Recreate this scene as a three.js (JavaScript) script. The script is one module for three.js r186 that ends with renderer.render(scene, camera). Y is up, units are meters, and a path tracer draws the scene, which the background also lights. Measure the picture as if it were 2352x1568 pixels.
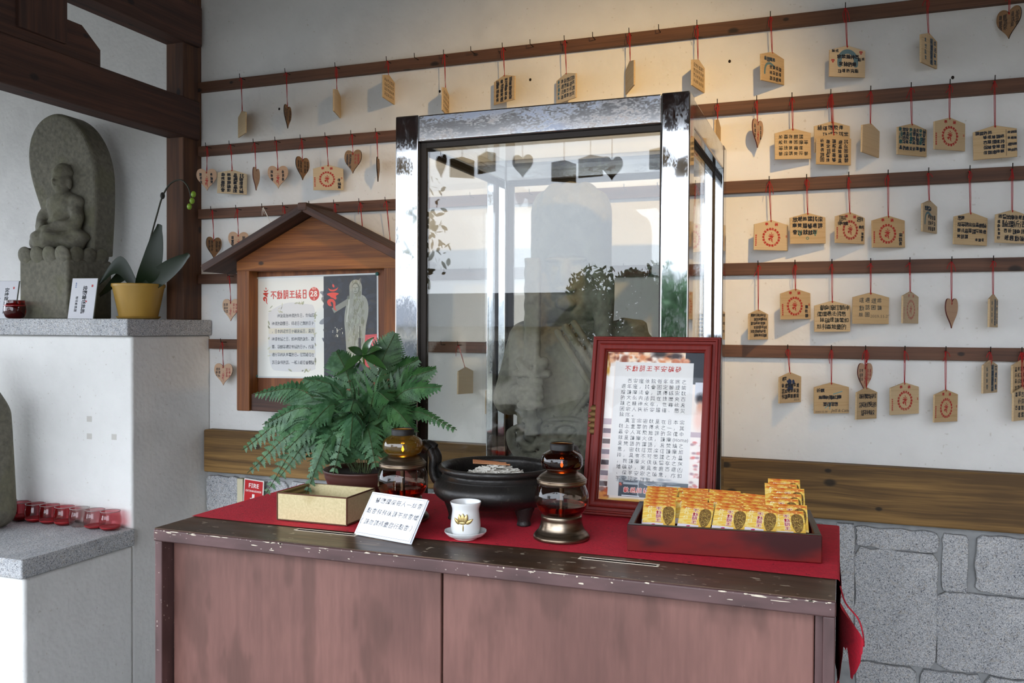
import * as THREE from 'three';
import { RoundedBoxGeometry } from 'three/addons/geometries/RoundedBoxGeometry.js';
import { mergeGeometries, mergeVertices } from 'three/addons/utils/BufferGeometryUtils.js';
import { MarchingCubes } from 'three/addons/objects/MarchingCubes.js';

// ---------------------------------------------------------------- camera, sky, lamps, exposure
const scene = new THREE.Scene();
const camera = new THREE.PerspectiveCamera(42.69, 2352 / 1568, 0.05, 200);
camera.rotation.order = 'YXZ';
camera.position.set(0, 1.42, 2.75);
camera.rotation.set(THREE.MathUtils.degToRad(-0.861), THREE.MathUtils.degToRad(20.495), THREE.MathUtils.degToRad(0.297));

const renderer = new THREE.WebGLRenderer({ antialias: true });
renderer.toneMapping = THREE.LinearToneMapping;
renderer.toneMappingExposure = 1.18;
renderer.shadowMap.enabled = true;

// overcast white sky
scene.background = new THREE.Color().setRGB(4.9, 5.3, 5.9);

// warm spotlight under the roof, above the frame, trained on the glass case
const LAMP = new THREE.Vector3(0.22, 2.5, 1.6), LAMP_AIM = new THREE.Vector3(-0.8, 1.72, 0.0);
const spot = new THREE.SpotLight(new THREE.Color().setRGB(1, 0.64, 0.25), 7.5, 0, 0.52, 1, 2);
spot.position.copy(LAMP); spot.target.position.copy(LAMP_AIM);
spot.castShadow = true; spot.shadow.radius = 0.8;
spot.name = 'spot_light';
scene.add(spot, spot.target);

// ---------------------------------------------------------------- helpers
const V3 = (x, y, z) => new THREE.Vector3(x, y, z);
function rng(seed) { let s = seed | 0; return () => { s = (s + 0x6d2b79f5) | 0; let t = Math.imul(s ^ (s >>> 15), 1 | s); t = (t + Math.imul(t ^ (t >>> 7), 61 | t)) ^ t; return ((t ^ (t >>> 14)) >>> 0) / 4294967296; }; }
const used = new Map();
function numbered(name) { const n = used.get(name) ?? 0; used.set(name, n + 1); return n ? name + '_' + String(n).padStart(3, '0') : name; }
function lit(o) { o.castShadow = true; o.receiveShadow = true; return o; }
function thing(name, label, category, pos = [0, 0, 0], turn = 0, group) {
  const g = new THREE.Group(); g.name = numbered(name); g.position.set(...pos); g.rotation.y = turn;
  g.userData = { label, category }; if (group) g.userData.group = group;
  scene.add(g); return g;
}
function part(name, geo, mat, parent, label) {
  const m = lit(new THREE.Mesh(geo, mat)); m.name = name; if (label) m.userData.label = label;
  parent.add(m); return m;
}
function single(name, geo, mat, label, category, group) {
  const m = lit(new THREE.Mesh(geo, mat)); m.name = numbered(name); m.userData = { label, category }; if (group) m.userData.group = group;
  scene.add(m); return m;
}
function struct(name, geo, mat, label, category) {
  const m = lit(new THREE.Mesh(geo, mat)); m.name = name; m.userData = { kind: 'structure', label, category };
  scene.add(m); return m;
}
const deg = THREE.MathUtils.degToRad;
function tr(geo, x = 0, y = 0, z = 0, rx = 0, ry = 0, rz = 0) { if (rx) geo.rotateX(rx); if (ry) geo.rotateY(ry); if (rz) geo.rotateZ(rz); return geo.translate(x, y, z); }
// box between two corners, edges rounded by r, uv in metres with u along the grain axis
let uvShift = 0;
function grainUV(geo, axis = 0, shift = true) {
  const g = geo.index ? geo.toNonIndexed() : geo, p = g.attributes.position, n = p.count, uv = new Float32Array(n * 2);
  const sx = shift ? (uvShift = (uvShift + 0.377) % 7) : 0, sy = shift ? (uvShift * 1.7) % 3 : 0;
  const a = V3(), b = V3(), c = V3(), e = V3(), f = V3();
  for (let i = 0; i < n; i += 3) {
    a.fromBufferAttribute(p, i); b.fromBufferAttribute(p, i + 1); c.fromBufferAttribute(p, i + 2);
    e.subVectors(b, a); f.subVectors(c, a); e.cross(f);
    const q = [Math.abs(e.x), Math.abs(e.y), Math.abs(e.z)], k = q.indexOf(Math.max(...q));
    let u = axis, v; if (k === axis) { u = (k + 1) % 3; v = (k + 2) % 3; } else v = 3 - axis - k;
    [a, b, c].forEach((w, j) => { const t = [w.x, w.y, w.z]; uv[(i + j) * 2] = t[u] + sx; uv[(i + j) * 2 + 1] = t[v] + sy + (k === axis ? 0.4 : 0); });
  }
  g.setAttribute('uv', new THREE.BufferAttribute(uv, 2)); return g;
}
function slab(x0, x1, y0, y1, z0, z1, axis = 0, r = 0.003) {
  const w = x1 - x0, h = y1 - y0, d = z1 - z0;
  const g = new RoundedBoxGeometry(w, h, d, 2, Math.min(r, w / 2.01, h / 2.01, d / 2.01));
  return grainUV(tr(g, (x0 + x1) / 2, (y0 + y1) / 2, (z0 + z1) / 2), axis);
}
function merge(list) {
  const gs = list.map((g) => { const q = g.index ? g.toNonIndexed() : g; for (const k of Object.keys(q.attributes)) if (!['position', 'normal', 'uv'].includes(k)) q.deleteAttribute(k); return q; });
  return mergeGeometries(gs);
}
function lathe(pts, seg = 48) { return new THREE.LatheGeometry(pts.map(([r, y]) => new THREE.Vector2(r, y)), seg); }
function smoothProfile(pts, n = 60) { return new THREE.CatmullRomCurve3(pts.map(([r, y]) => V3(r, y, 0)), false, 'centripetal').getPoints(n).map((p) => [Math.max(p.x, 0), p.y]); }
function tube(points, r, seg = 16, rad = 6) { return new THREE.TubeGeometry(new THREE.CatmullRomCurve3(points.map((p) => p.isVector3 ? p : V3(...p))), seg, r, rad, false); }
function bar(a, b, r, rad = 6) { return new THREE.TubeGeometry(new THREE.LineCurve3(V3(...a), V3(...b)), 1, r, rad, false); }
const clamp = (x, a = 0, b = 1) => Math.min(b, Math.max(a, x)), mix = (a, b, t) => a + (b - a) * t, smooth = (a, b, x) => { const t = clamp((x - a) / (b - a)); return t * t * (3 - 2 * t); };

// ---------------------------------------------------------------- noise and textures
function hash(x, y, s) { let h = Math.imul(x, 374761393) ^ Math.imul(y, 668265263) ^ Math.imul(s, 1274126177); h = Math.imul(h ^ (h >>> 13), 1274126177); return ((h ^ (h >>> 16)) >>> 0) / 4294967296; }
function vn(x, y, px, py, s) {     // value noise that repeats after px, py cells
  const ix = Math.floor(x), iy = Math.floor(y), fx = x - ix, fy = y - iy, u = fx * fx * (3 - 2 * fx), v = fy * fy * (3 - 2 * fy);
  const w = (a, n) => ((a % n) + n) % n, x0 = w(ix, px), x1 = w(ix + 1, px), y0 = w(iy, py), y1 = w(iy + 1, py);
  return mix(mix(hash(x0, y0, s), hash(x1, y0, s), u), mix(hash(x0, y1, s), hash(x1, y1, s), u), v);
}
function fbm(u, v, fx, fy, oct, s) { let a = 0.5, t = 0, n = 0; for (let i = 0; i < oct; i++) { t += a * vn(u * fx, v * fy, fx, fy, s + i * 17); n += a; a *= 0.5; fx *= 2; fy *= 2; } return t / n; }
function tex(w, h, fn, srgb = true, repeat = [1, 1]) {
  const d = new Uint8Array(w * h * 4);
  for (let y = 0; y < h; y++) for (let x = 0; x < w; x++) { const c = fn((x + 0.5) / w, (y + 0.5) / h, x, y), o = (y * w + x) * 4; d[o] = clamp(c[0]) * 255; d[o + 1] = clamp(c[1]) * 255; d[o + 2] = clamp(c[2]) * 255; d[o + 3] = 255; }
  const t = new THREE.DataTexture(d, w, h); t.wrapS = t.wrapT = THREE.RepeatWrapping; t.magFilter = THREE.LinearFilter; t.minFilter = THREE.LinearMipmapLinearFilter; t.generateMipmaps = true;
  if (srgb) t.colorSpace = THREE.SRGBColorSpace; t.repeat.set(...repeat); t.needsUpdate = true; return t;
}
const grey = (v) => [v, v, v];
const hex = (h) => [(h >> 16 & 255) / 255, (h >> 8 & 255) / 255, (h & 255) / 255];
const lerp3 = (a, b, t) => [mix(a[0], b[0], t), mix(a[1], b[1], t), mix(a[2], b[2], t)];
const sc3 = (a, k) => [a[0] * k, a[1] * k, a[2] * k];
function std(o) { return new THREE.MeshPhysicalMaterial({ roughness: 0.7, ...o }); }

// wood: streaks along u with a few knots; one square of the texture is 1 m x 0.25 m
function woodTex(dark, light, seed, knots = 3, contrast = 1) {
  const r = rng(seed), K = []; for (let i = 0; i < knots; i++) K.push([r(), r(), 0.012 + 0.014 * r()]);
  return tex(1024, 256, (u, v) => {
    let bend = 0.05 * (fbm(u, v, 3, 2, 3, seed + 5) - 0.5), k = 0;
    for (const [ku, kv, kr] of K) { let du = Math.abs(u - ku); du = Math.min(du, 1 - du); let dv = v - kv; if (dv > 0.5) dv -= 1; if (dv < -0.5) dv += 1; const d = Math.hypot(du * 2.2, dv * 0.9) / kr; bend += 0.05 * Math.sign(dv) * Math.exp(-d * 0.3) * Math.min(1, Math.abs(dv) * 20); k = Math.max(k, smooth(1.3, 0.5, d / 1.6)); }
    const ring = fbm(u, v + bend, 2, 14, 3, seed), fine = fbm(u, v + bend, 10, 90, 3, seed + 31), tone = fbm(u, v, 4, 3, 3, seed + 77);
    let t = clamp(0.5 + ((ring - 0.5) * 1.5 + (fine - 0.5) * 0.8 + (tone - 0.5) * 0.7) * contrast);
    const c = lerp3(dark, light, t); return sc3(c, 1 - 0.55 * k);
  }, true, [1, 4]);
}
const woodBump = tex(512, 256, (u, v) => grey(0.5 + 0.7 * (fbm(u, v, 8, 80, 3, 5) - 0.5)), false, [1, 4]);
function wood(dark, light, seed, o = {}, knots, contrast) { return std({ map: woodTex(hex(dark), hex(light), seed, knots, contrast), bumpMap: woodBump, bumpScale: 0.0006, roughness: 0.68, ...o }); }

const M = {};
{
  const stain = tex(1024, 1024, (u, v) => {
    const a = fbm(u, v, 5, 5, 5, 3), b = fbm(u, v, 40, 40, 3, 9), sp = fbm(u, v, 220, 220, 2, 21);
    let k = 1 - 0.05 * smooth(0.55, 0.75, a) - 0.03 * (b - 0.5);
    const c = [0.905 * k, 0.9 * k, 0.885 * k]; const dot = smooth(0.86, 0.9, sp);
    return lerp3(c, [0.6, 0.55, 0.47], dot * 0.22);
  }, true, [0.5, 0.5]);
  const rough = tex(512, 512, (u, v) => grey(0.6 * fbm(u, v, 14, 14, 4, 41) + 0.4 * fbm(u, v, 70, 70, 2, 8)), false, [1.2, 1.2]);
  M.plaster = std({ map: stain, bumpMap: rough, bumpScale: 0.0025, roughness: 0.92 });
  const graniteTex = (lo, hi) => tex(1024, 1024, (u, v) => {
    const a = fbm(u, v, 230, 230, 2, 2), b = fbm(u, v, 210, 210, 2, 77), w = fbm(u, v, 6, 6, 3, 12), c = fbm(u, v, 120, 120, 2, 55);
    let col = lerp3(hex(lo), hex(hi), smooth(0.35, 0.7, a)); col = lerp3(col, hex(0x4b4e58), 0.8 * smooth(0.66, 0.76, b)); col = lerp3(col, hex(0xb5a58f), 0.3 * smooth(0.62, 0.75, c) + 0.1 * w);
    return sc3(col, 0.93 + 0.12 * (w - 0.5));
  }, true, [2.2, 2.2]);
  const graniteBump = tex(512, 512, (u, v) => grey(fbm(u, v, 60, 60, 3, 7)), false, [2.2, 2.2]);
  M.granite = std({ map: graniteTex(0x9ea1a6, 0xc9cacb), bumpMap: graniteBump, bumpScale: 0.0012, roughness: 0.75 });
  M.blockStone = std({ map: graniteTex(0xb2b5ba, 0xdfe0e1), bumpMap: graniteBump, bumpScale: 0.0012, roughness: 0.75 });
  M.mortar = std({ map: tex(512, 512, (u, v) => sc3(hex(0x9b9c9c), 0.85 + 0.3 * fbm(u, v, 12, 12, 4, 4)), true, [2, 2]), bumpMap: rough, bumpScale: 0.004, roughness: 0.95 });
  M.statue = std({ map: tex(512, 512, (u, v) => { const a = fbm(u, v, 6, 6, 4, 4), b = fbm(u, v, 60, 60, 3, 8); let c = lerp3(hex(0x58564c), hex(0x7e7a6b), clamp(0.2 + 0.9 * b)); c = lerp3(c, hex(0x6c6b4e), 0.35 * smooth(0.5, 0.7, a)); return c; }, true, [1.6, 1.6]), bumpMap: rough, bumpScale: 0.006, roughness: 0.9 });
  M.concrete = std({ map: tex(512, 512, (u, v) => sc3(hex(0x60605c), 0.86 + 0.28 * fbm(u, v, 10, 10, 5, 14)), true, [0.5, 0.5]), roughness: 0.9 });
}
M.post = wood(0x432a1c, 0x67432b, 101, { roughness: 0.75 });
M.beamDark = wood(0x33201a, 0x523428, 111, { roughness: 0.75 });
M.rail = wood(0x4b3124, 0x704c37, 121, {}, 4, 0.9);
M.sill = wood(0x5a4223, 0x94713f, 131, { roughness: 0.75 }, 5, 1.1);
M.house = wood(0x6c3a12, 0xa3652a, 141, { roughness: 0.6 }, 2, 1.1);
M.houseBack = wood(0x6c3a1a, 0x91572c, 145, { roughness: 0.6 }, 0, 1.1);
M.roofWood = wood(0x2f1c15, 0x55382b, 151, { roughness: 0.65 }, 1);
M.black = std({ color: 0x14110f, roughness: 0.55 });
M.hook = std({ color: 0x2a221d, roughness: 0.5, metalness: 0.8 });
M.string = std({ color: 0xa81c1c, roughness: 0.9 });
M.whiteString = std({ color: 0xe8e4dc, roughness: 0.9 });
// ---------------------------------------------------------------- lettering: strokes on a ten by ten grid, characters put together from their components
const STROKES = {
  一: '0595', 二: '2272 0797', 人: '504409 4399', 口: '1181881811', 日: '2070792920 2474', 月: '202609 207079 2373 2676', 王: '1181 1484 0898 4148', 木: '0393 4049 4308 4398',
  言: '4050 0191 2373 2575 2777792927', 糸: '401333 530565 0585 4549 3708 6798', 不: '0191 5106 4349 5497', 重: '7021 0292 2373762623 2474 4149 1878 0999', 力: '13837958 404509',
  彖: '3070 7024 1484 0696 4609 5769 6799', 平: '0191 2243 7264 0595 4149', 宀: '4053 09049499', 女: '402579 726619 0393', 石: '0191 4107 3585893935', 山: '13188883 4048',
  灰: '0292 3009 4446 8466 6348 6498', 少: '4046 2206 6285 8509', 士: '0393 4048 2878', 慶: '4050 0191 0109 2383 2585 2325 8385 4345 6365 2677 4749 3888 2999', 亻: '7025 4349', 攸: '1219 4024 2484 7229 4489',
  阝: '2029 207043 437629', 元: '2171 0494 342709 64689896', 每: '3004 1191 332898 338379 0595 4546', 年: '3004 2191 2474 2427 0797 5159', 底: '4050 0191 0109 7323 2328 2585 5389 4859', 之: '4050 1282 8216 163999',
  辶: '1122 042417 08274999', 周: '101609 108089 3262 3464 4144 3666683836', 爿: '3039 0333 1013 0636 1609', 夕: '3004 1272 7209 3456', 寸: '0393 636959 2546', 會: '5004 5094 3363 1484861614 4446 2777792927 2878',
  囗: '0090990900', 十: '0494 4049', 疋: '1181 4147 4474 2508 0799', 辛: '4050 1181 2233 7263 0494 1787 4449', 里: '1080851510 1282 4049 1777 0999', 此: '2027 0307 2454 0757 6067 6293 6797', 火: '4045 4509 4599 1224 8264',
  癶: '1151 5106 6199 7284', 豆: '1181 2373752523 2648 7658 0999', 艹: '0595 3139 6169', 隹: '3005 2329 5052 2292 2494 2696 2999 5259', 又: '1282 8209 2499', 广: '4050 0191 010609', 手: '7021 1383 0595 414939',
  氵: '4152 1435 1946', 去: '1181 4044 0494 4418 1888 6799', 襄: '4050 0191 1232341412 5272745452 0696 4609 4699', 叀: '0191 1383871713 1585 4049 0999', 充: '4050 0191 412474 343809 64689896', 示: '2171 0494 4449 2708 6798',
  孝: '1151 3034 0363 6006 2656 464939 0767', 攵: '3004 2292 7209 2499', 白: '4021 1181891911 1585', 勺: '3005 22827959 3455', 文: '4050 0292 7209 2299', 匕: '7236 10188886', 內: '1219 128289 404427 4477',
  函: '1070 7043 4347 13198983 2345 6354 2757', 與: '1016 1030 1333 6080 8086 6383 4045 0797 2809 7899', 在: '0292 4106 2529 4585 6369 3999', 土: '1383 4048 0898', 也: '0382 8276 2028 2898 5056', 厂: '0191 010609',
  禾: '6021 0393 4149 4308 4398', 止: '4048 4484 1418 0898', 史: '1282851512 404509 2599', 足: '2070732320 4348 4676 1518 0898', 貝: '2070772720 2272 2474 3709 5789', 龶: '1282 2575 0898 4048', 米: '1123 8163 0494 4049 4408 4498',
  礻: '3041 036306 3439 4566', 申: '1282861612 1484 4049', 永: '4051 2343 4349 0434 3408 8265 4599', 存: '0292 4006 2429 4474 7456 565949 3797', 耒: '1181 1383 0595 4049 4507 4587', 龷: '0393 3038 6068 0898',
  為: '2032 7041 1383 4309 3575 2666 757989 2829 4849 6869', 或: '0282 2444462624 0757 5098 8066', 豕: '0191 4106 435939 3507 6398', 民: '1171741411 1119 1937 1585 4499', 斤: '7021 2109 2494 6469', 勿: '3005 22827959 5209 7239',
  畐: '0191 2272742422 1585891915 4549 1787', 自: '4021 1181891911 1383 1686', 心: '1407 33388886 5153 8295', 巛: '201529 504559 807589', 余: '5004 5094 3464 1686 4349 2708 6798', 厄: '0191 010609 337366 33388886',
  真: '1181 4042 2272762622 2373 2575 0797 3809 6899', 必: '0407 23288886 7009 4051 8395', 本: '0292 4049 4207 4297 2777', 上: '4048 4484 0898', 覀: '0191 1383871713 3137 6167', 承: '2060 6043 4349 2353 2555 0333 3308 8264 5399',
  其: '0191 2027 7077 2373 2575 0797 3809 6899', 耳: '0191 2127 7179 2373 2575 0797', 令: '5004 5094 3464 1676 7648 3759', 享: '4050 0191 2373752523 2676 5649 0898', 丸: '4016 0272 72788896 2445', 灬: '1209 3248 5268 7299',
  厶: '4007 0777 5588', 羊: '2031 7061 0292 1484 0696 4249', 我: '4021 2129 0393 0746 505998 8466', 中: '1282861612 4049', 京: '4050 0191 2373752523 4549 2708 6798', 尤: '0393 404409 53588886 7082', 共: '0292 3036 6066 0696 3709 6799',
  凡: '2009 20707899 3455', 五: '1181 3128 1474 7478 0898', 罒: '0191980801 3138 6168', 兀: '0191 310709 61689896', 立: '4050 1282 2437 7456 0898', 扌: '0363 404929 0854', 目: '2070792920 2373 2676', 八: '3009 6099', 具: '2070762620 2272 2474 0797 3809 6899',
  有: '0292 5006 3339 337379 3575 3777', 可: '0191 717969 1343461613', 田: '1181881811 4148 1585', 而: '0191 4113 1319 138389 3338 6368', 彳: '6003 7306 4449', 夋: '4013 1353 5315 3464 4508 2666 6609 3599', 卯: '3001 0105 0524 5080 8086 6007',
  盧: '4042 4171 0292 0207 2383852523 4345 1787891917 3739 6769', 更: '0191 1383861613 1484 414609 2699', 走: '0242 2028 0454 2646 0609 0729 2999', 尸: '1181841411 1408', 凶: '2066 6026 02099992', '、': '1628', '，': '2628 2819', '。': '1636381816',
  刂: '2026 6069', 亦: '4050 0292 320709 626949 1407 7598', 竹: '1003 1242 2227 6053 6292 7277', 工: '1181 4148 0898', 欠: '3004 2282 8264 4408 4499', 卩: '20707666 2029', 衣: '4050 0191 4106 3539 8364 4399', 主: '4050 1282 1585 0898 4248', '⺊': '4049 4585',
  丰: '1282 1585 0797 4049', 方: '4050 0292 4209 34747959', 子: '1272 7245 454929 0595', 亥: '4050 0191 412363 6306 8529 5599', 亍: '2181 0494 545939', 弗: '118183 831316 1686 8679 3009 6069', 生: '2004 1282 1585 0898 4048', 包: '3004 22828767 24545626 24289896',
  千: '7021 0494 4149', 頁: '0191 4123 2272772722 2373 2575 3709 6799', 雨: '0191 1319 138389 4149 2535 2737 5565 5767', 首: '2031 7061 0292 2474792924 2676', 大: '0393 404509 4599', 巴: '1181851511 4145 11189896', 冉: '1219 128289 4049 0595 3070', 弓: '117174 741417 17777949',
  小: '404939 2406 6497', 及: '1161 6144 4474 7409 2109 3599', 奉: '1181 0393 4107 4297 2676 4449', 食: '5004 5094 3363 2474772724 2575 2799', 彡: '6004 7107 8309', 舟: '4022 2109 217179 0595 4344 4647', 几: '200709 20707494', 馬: '1016 1070 1272 1474 4046 167679 0809 2829 4849',
  '(': '60333669', ')': '30636639',
};
const BUILT = {
  動: '⿰重力', 明: '⿰日月', 緣: '⿰糸彖', 安: '⿱宀女', 碳: '⿰石⿱山灰', 砂: '⿰石少', 吉: '⿱士口', 修: '⿰亻攸', 院: '⿰阝⿱宀元', 週: '⿺辶周', 將: '⿰爿⿱夕寸', 固: '⿴囗⿱十口', 定: '⿱宀疋', 辦: '⿰⿰辛力辛', 理: '⿰王里', 柴: '⿱此木', 燈: '⿰火⿱癶豆', 護: '⿰言⿱艹⿱隹又',
  摩: '⿸广⿱⿰木木手', 法: '⿰氵去', 讓: '⿰言襄', 傳: '⿰亻⿱叀寸', 統: '⿰糸充', 宗: '⿱宀示', 教: '⿰孝攵', 的: '⿰白勺', 化: '⿰亻匕', 涵: '⿰氵函', 地: '⿰土也', 歷: '⿸厂⿱⿰禾禾止', 古: '⿱十口', 蹟: '⿰足⿱龶貝', 精: '⿰米⿱龶月', 神: '⿰礻申', 藉: '⿱艹⿰耒⿱龷日', 國: '⿴囗或',
  家: '⿱宀豕', 祈: '⿰礻斤', 賜: '⿰貝⿱日勿', 福: '⿰礻畐', 息: '⿱自心', 災: '⿱巛火', 除: '⿰阝余', 密: '⿱宀⿱必山', 是: '⿱日疋', 要: '⿱覀女', 最: '⿱日⿰耳又', 熟: '⿱⿰享丸灬', 能: '⿰⿱厶月⿱匕匕', 詳: '⿰言羊', 祭: '⿱癶示', 儀: '⿰亻⿱羊我', 就: '⿰京尤', 供: '⿰亻共', 梵: '⿱⿰木木凡',
  語: '⿰言⿱五口', 譯: '⿰言⿱罒⿱土羊', 焚: '⿱⿰木木火', 燒: '⿰火⿱土⿱⿰土土兀', 意: '⿱立⿱日心', 信: '⿰亻言', 眾: '⿱罒⿰人人', 深: '⿰氵⿱宀木', 加: '⿰力口', 持: '⿰扌⿱土寸', 思: '⿱田心', 議: '⿰言⿱羊我', 量: '⿱日⿱一里', 後: '⿰彳夋', 留: '⿱卯田', 爐: '⿰火盧', 趨: '⿺走⿱勺勺', 避: '⿺辶⿰⿱尸口辛',
  保: '⿰亻⿱口木', 喻: '⿰口⿱人⿰月刂', 如: '⿰女口', 符: '⿱竹⿰亻寸', 功: '⿰工力', 歡: '⿰⿱艹⿱⿰口口隹欠', 迎: '⿺辶⿰匕卩', 結: '⿰糸⿱士口', 隨: '⿰阝⿺辶有', 喜: '⿱士⿱口⿱艹口', 響: '⿱⿰糸阝⿱立日', 應: '⿱⿸广⿰亻隹心', 環: '⿰王⿱罒⿱口衣', 炷: '⿰火主', 香: '⿱禾日', 點: '⿰⿱里灬⿱⺊口',
  拜: '⿰手丰', 請: '⿰言⿱龶月', 放: '⿰方攵', 孩: '⿰子亥', 童: '⿱立里', 行: '⿰彳亍', 誕: '⿰言⿺辶止', 指: '⿰扌⿱匕日', 佛: '⿰亻弗', 括: '⿰扌⿱千口', 顯: '⿰⿱日糸頁', 靈: '⿱雨⿱⿰口口工', 得: '⿰彳⿱日寸', 道: '⿺辶首', 類: '⿰⿱米大頁', 把: '⿰扌巴', 這: '⿺辶言', 些: '⿱此二', 稱: '⿰禾冉',
  發: '⿱癶⿰弓攵', 願: '⿰⿸厂⿱白小頁', 等: '⿱竹⿱土寸', 選: '⿺辶⿱⿰巴巴共', 進: '⿺辶隹', 祀: '⿰礻巴', 養: '⿱羊食', 相: '⿰木目', 該: '⿰言亥', 參: '⿱厶⿱⿰厶厶彡', 話: '⿰言⿱千口', 般: '⿰舟⿱几又', 驗: '⿰馬⿱人⿱⿰口口⿰人人', 納: '⿰糸內', 完: '⿱宀元',
};
const NARROW = '亻氵彳阝扌礻', HALF = '言糸日王木火石口女土禾米貝足馬耒白子', FLAT = '宀艹竹雨罒癶立巛厶八士二十罒', HEAVY = '灬心又寸口一山';
function glyph(ctx, ids, x, y, w, h) {
  let i = 0; const s = [...ids];
  const draw = (x, y, w, h) => {
    const c = s[i++];
    if (c === '⿰') { const f = s[i], r = NARROW.includes(f) ? 0.33 : HALF.includes(f) ? 0.43 : 0.54; draw(x, y, w * (r - 0.02), h); draw(x + w * (r + 0.03), y, w * (0.97 - r), h); return; }
    if (c === '⿱') { const f = s[i], r = FLAT.includes(f) ? 0.34 : 0.52; draw(x, y, w, h * (r - 0.02)); draw(x, y + h * (r + 0.03), w, h * (0.97 - r)); return; }
    if (c === '⿺') { draw(x, y, w, h); draw(x + w * 0.34, y, w * 0.66, h * 0.78); return; }
    if (c === '⿴') { draw(x, y, w, h); draw(x + w * 0.22, y + h * 0.2, w * 0.56, h * 0.6); return; }
    if (c === '⿸') { draw(x, y, w, h); draw(x + w * 0.2, y + h * 0.22, w * 0.8, h * 0.78); return; }
    const k = STROKES[c]; if (!k) return;
    ctx.beginPath();
    for (const st of k.split(' ')) for (let j = 0; j + 1 < st.length; j += 2) { const px = x + (+st[j]) / 9 * w, py = y + (+st[j + 1]) / 9 * h; j ? ctx.lineTo(px, py) : ctx.moveTo(px, py); }
    ctx.stroke();
  };
  draw(x, y, w, h);
}
function letter(ctx, ch, x, y, s, o = {}) {        // one character in a square of side s
  if (ch === '　' || ch === ' ') return;
  const w = s * (o.wide ?? 0.86), h = s * 0.86 * (o.tall ?? 1), ids = BUILT[ch] ?? ch;
  if (!BUILT[ch] && !STROKES[ch]) { ctx.save(); ctx.font = (o.bold ? 'bold ' : '') + Math.round(s * 0.95) + 'px sans-serif'; ctx.textBaseline = 'alphabetic'; ctx.fillText(ch, x, y + s * 0.86); ctx.restore(); return; }
  if (ch === '(' || ch === ')') { glyph(ctx, ids, x + s * 0.2, y, s * 0.5, s); return; }
  glyph(ctx, ids, x + (s - w) / 2, y + s * 0.07, w, h);
}
function line(ctx, text, x, y, s, pitch, o) { let k = 0; for (const ch of [...text]) { letter(ctx, ch, x + k * pitch, y, s, o); k += 1; } }
function canvas(w, h) { const c = document.createElement('canvas'); c.width = w; c.height = h; const x = c.getContext('2d'); x.lineCap = 'round'; x.lineJoin = 'round'; return [c, x]; }
function ctex(c) { const t = new THREE.CanvasTexture(c); t.colorSpace = THREE.SRGBColorSpace; t.magFilter = THREE.LinearFilter; t.minFilter = THREE.LinearMipmapLinearFilter; return t; }
function pen(ctx, color, w) { ctx.strokeStyle = color; ctx.fillStyle = color; ctx.lineWidth = w; }
// the flowing seed character printed on the posters and stamped on the plaques
function seed(ctx, x, y, w, h, color) {
  const P = (px, py) => [x + px * w, y + py * h], B = (pts) => { ctx.beginPath(); ctx.moveTo(...P(...pts[0])); for (let i = 1; i + 2 < pts.length + 0; i += 3) ctx.bezierCurveTo(...P(...pts[i]), ...P(...pts[i + 1]), ...P(...pts[i + 2])); ctx.fill(); };
  ctx.fillStyle = color;
  B([[.5, 0], [.62, .05], [.66, .1], [.58, .14], [.48, .12], [.4, .07], [.5, 0]]);
  B([[.15, .14], [.3, .24], [.7, .24], [.9, .12], [.88, .2], [.7, .3], [.45, .28], [.25, .28], [.18, .22], [.15, .14]]);
  B([[.05, .36], [.3, .3], [.7, .3], [.95, .36], [.9, .42], [.78, .4], [.72, .46], [.85, .56], [.7, .62], [.6, .56], [.5, .5], [.3, .52], [.3, .46], [.2, .42], [.08, .44], [.05, .36]]);
  B([[.05, .66], [.1, .54], [.4, .52], [.55, .58], [.75, .66], [.7, .78], [.66, .86], [.68, .92], [.74, .96], [.82, 1], [.62, .98], [.5, .9], [.52, .8], [.54, .7], [.45, .64], [.34, .66], [.3, .7], [.36, .76], [.42, .8], [.3, .84], [.1, .82], [.05, .66]]);
}
// ---------------------------------------------------------------- the setting
struct('ground', grainUV(tr(new THREE.PlaneGeometry(80, 60), 0, 0, 20, -Math.PI / 2)), M.concrete, 'pale concrete paving of the yard', 'ground');
struct('wall_back', slab(-7, 1.6, 0.86, 3.3, -0.2, 0, 0, 0.002), M.plaster, 'off-white plaster wall behind the glass case', 'wall');
for (const [x, y] of [[-0.321, 2.241], [-0.968, 2.246], [0.294, 2.133], [-1.299, 2.237], [-1.957, 2.231]]) part('wall_plug', new THREE.SphereGeometry(0.0042, 10, 8).scale(1, 1.2, 0.4).translate(x, y, 0), M.hook, scene.children[scene.children.length - 1]);
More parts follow.
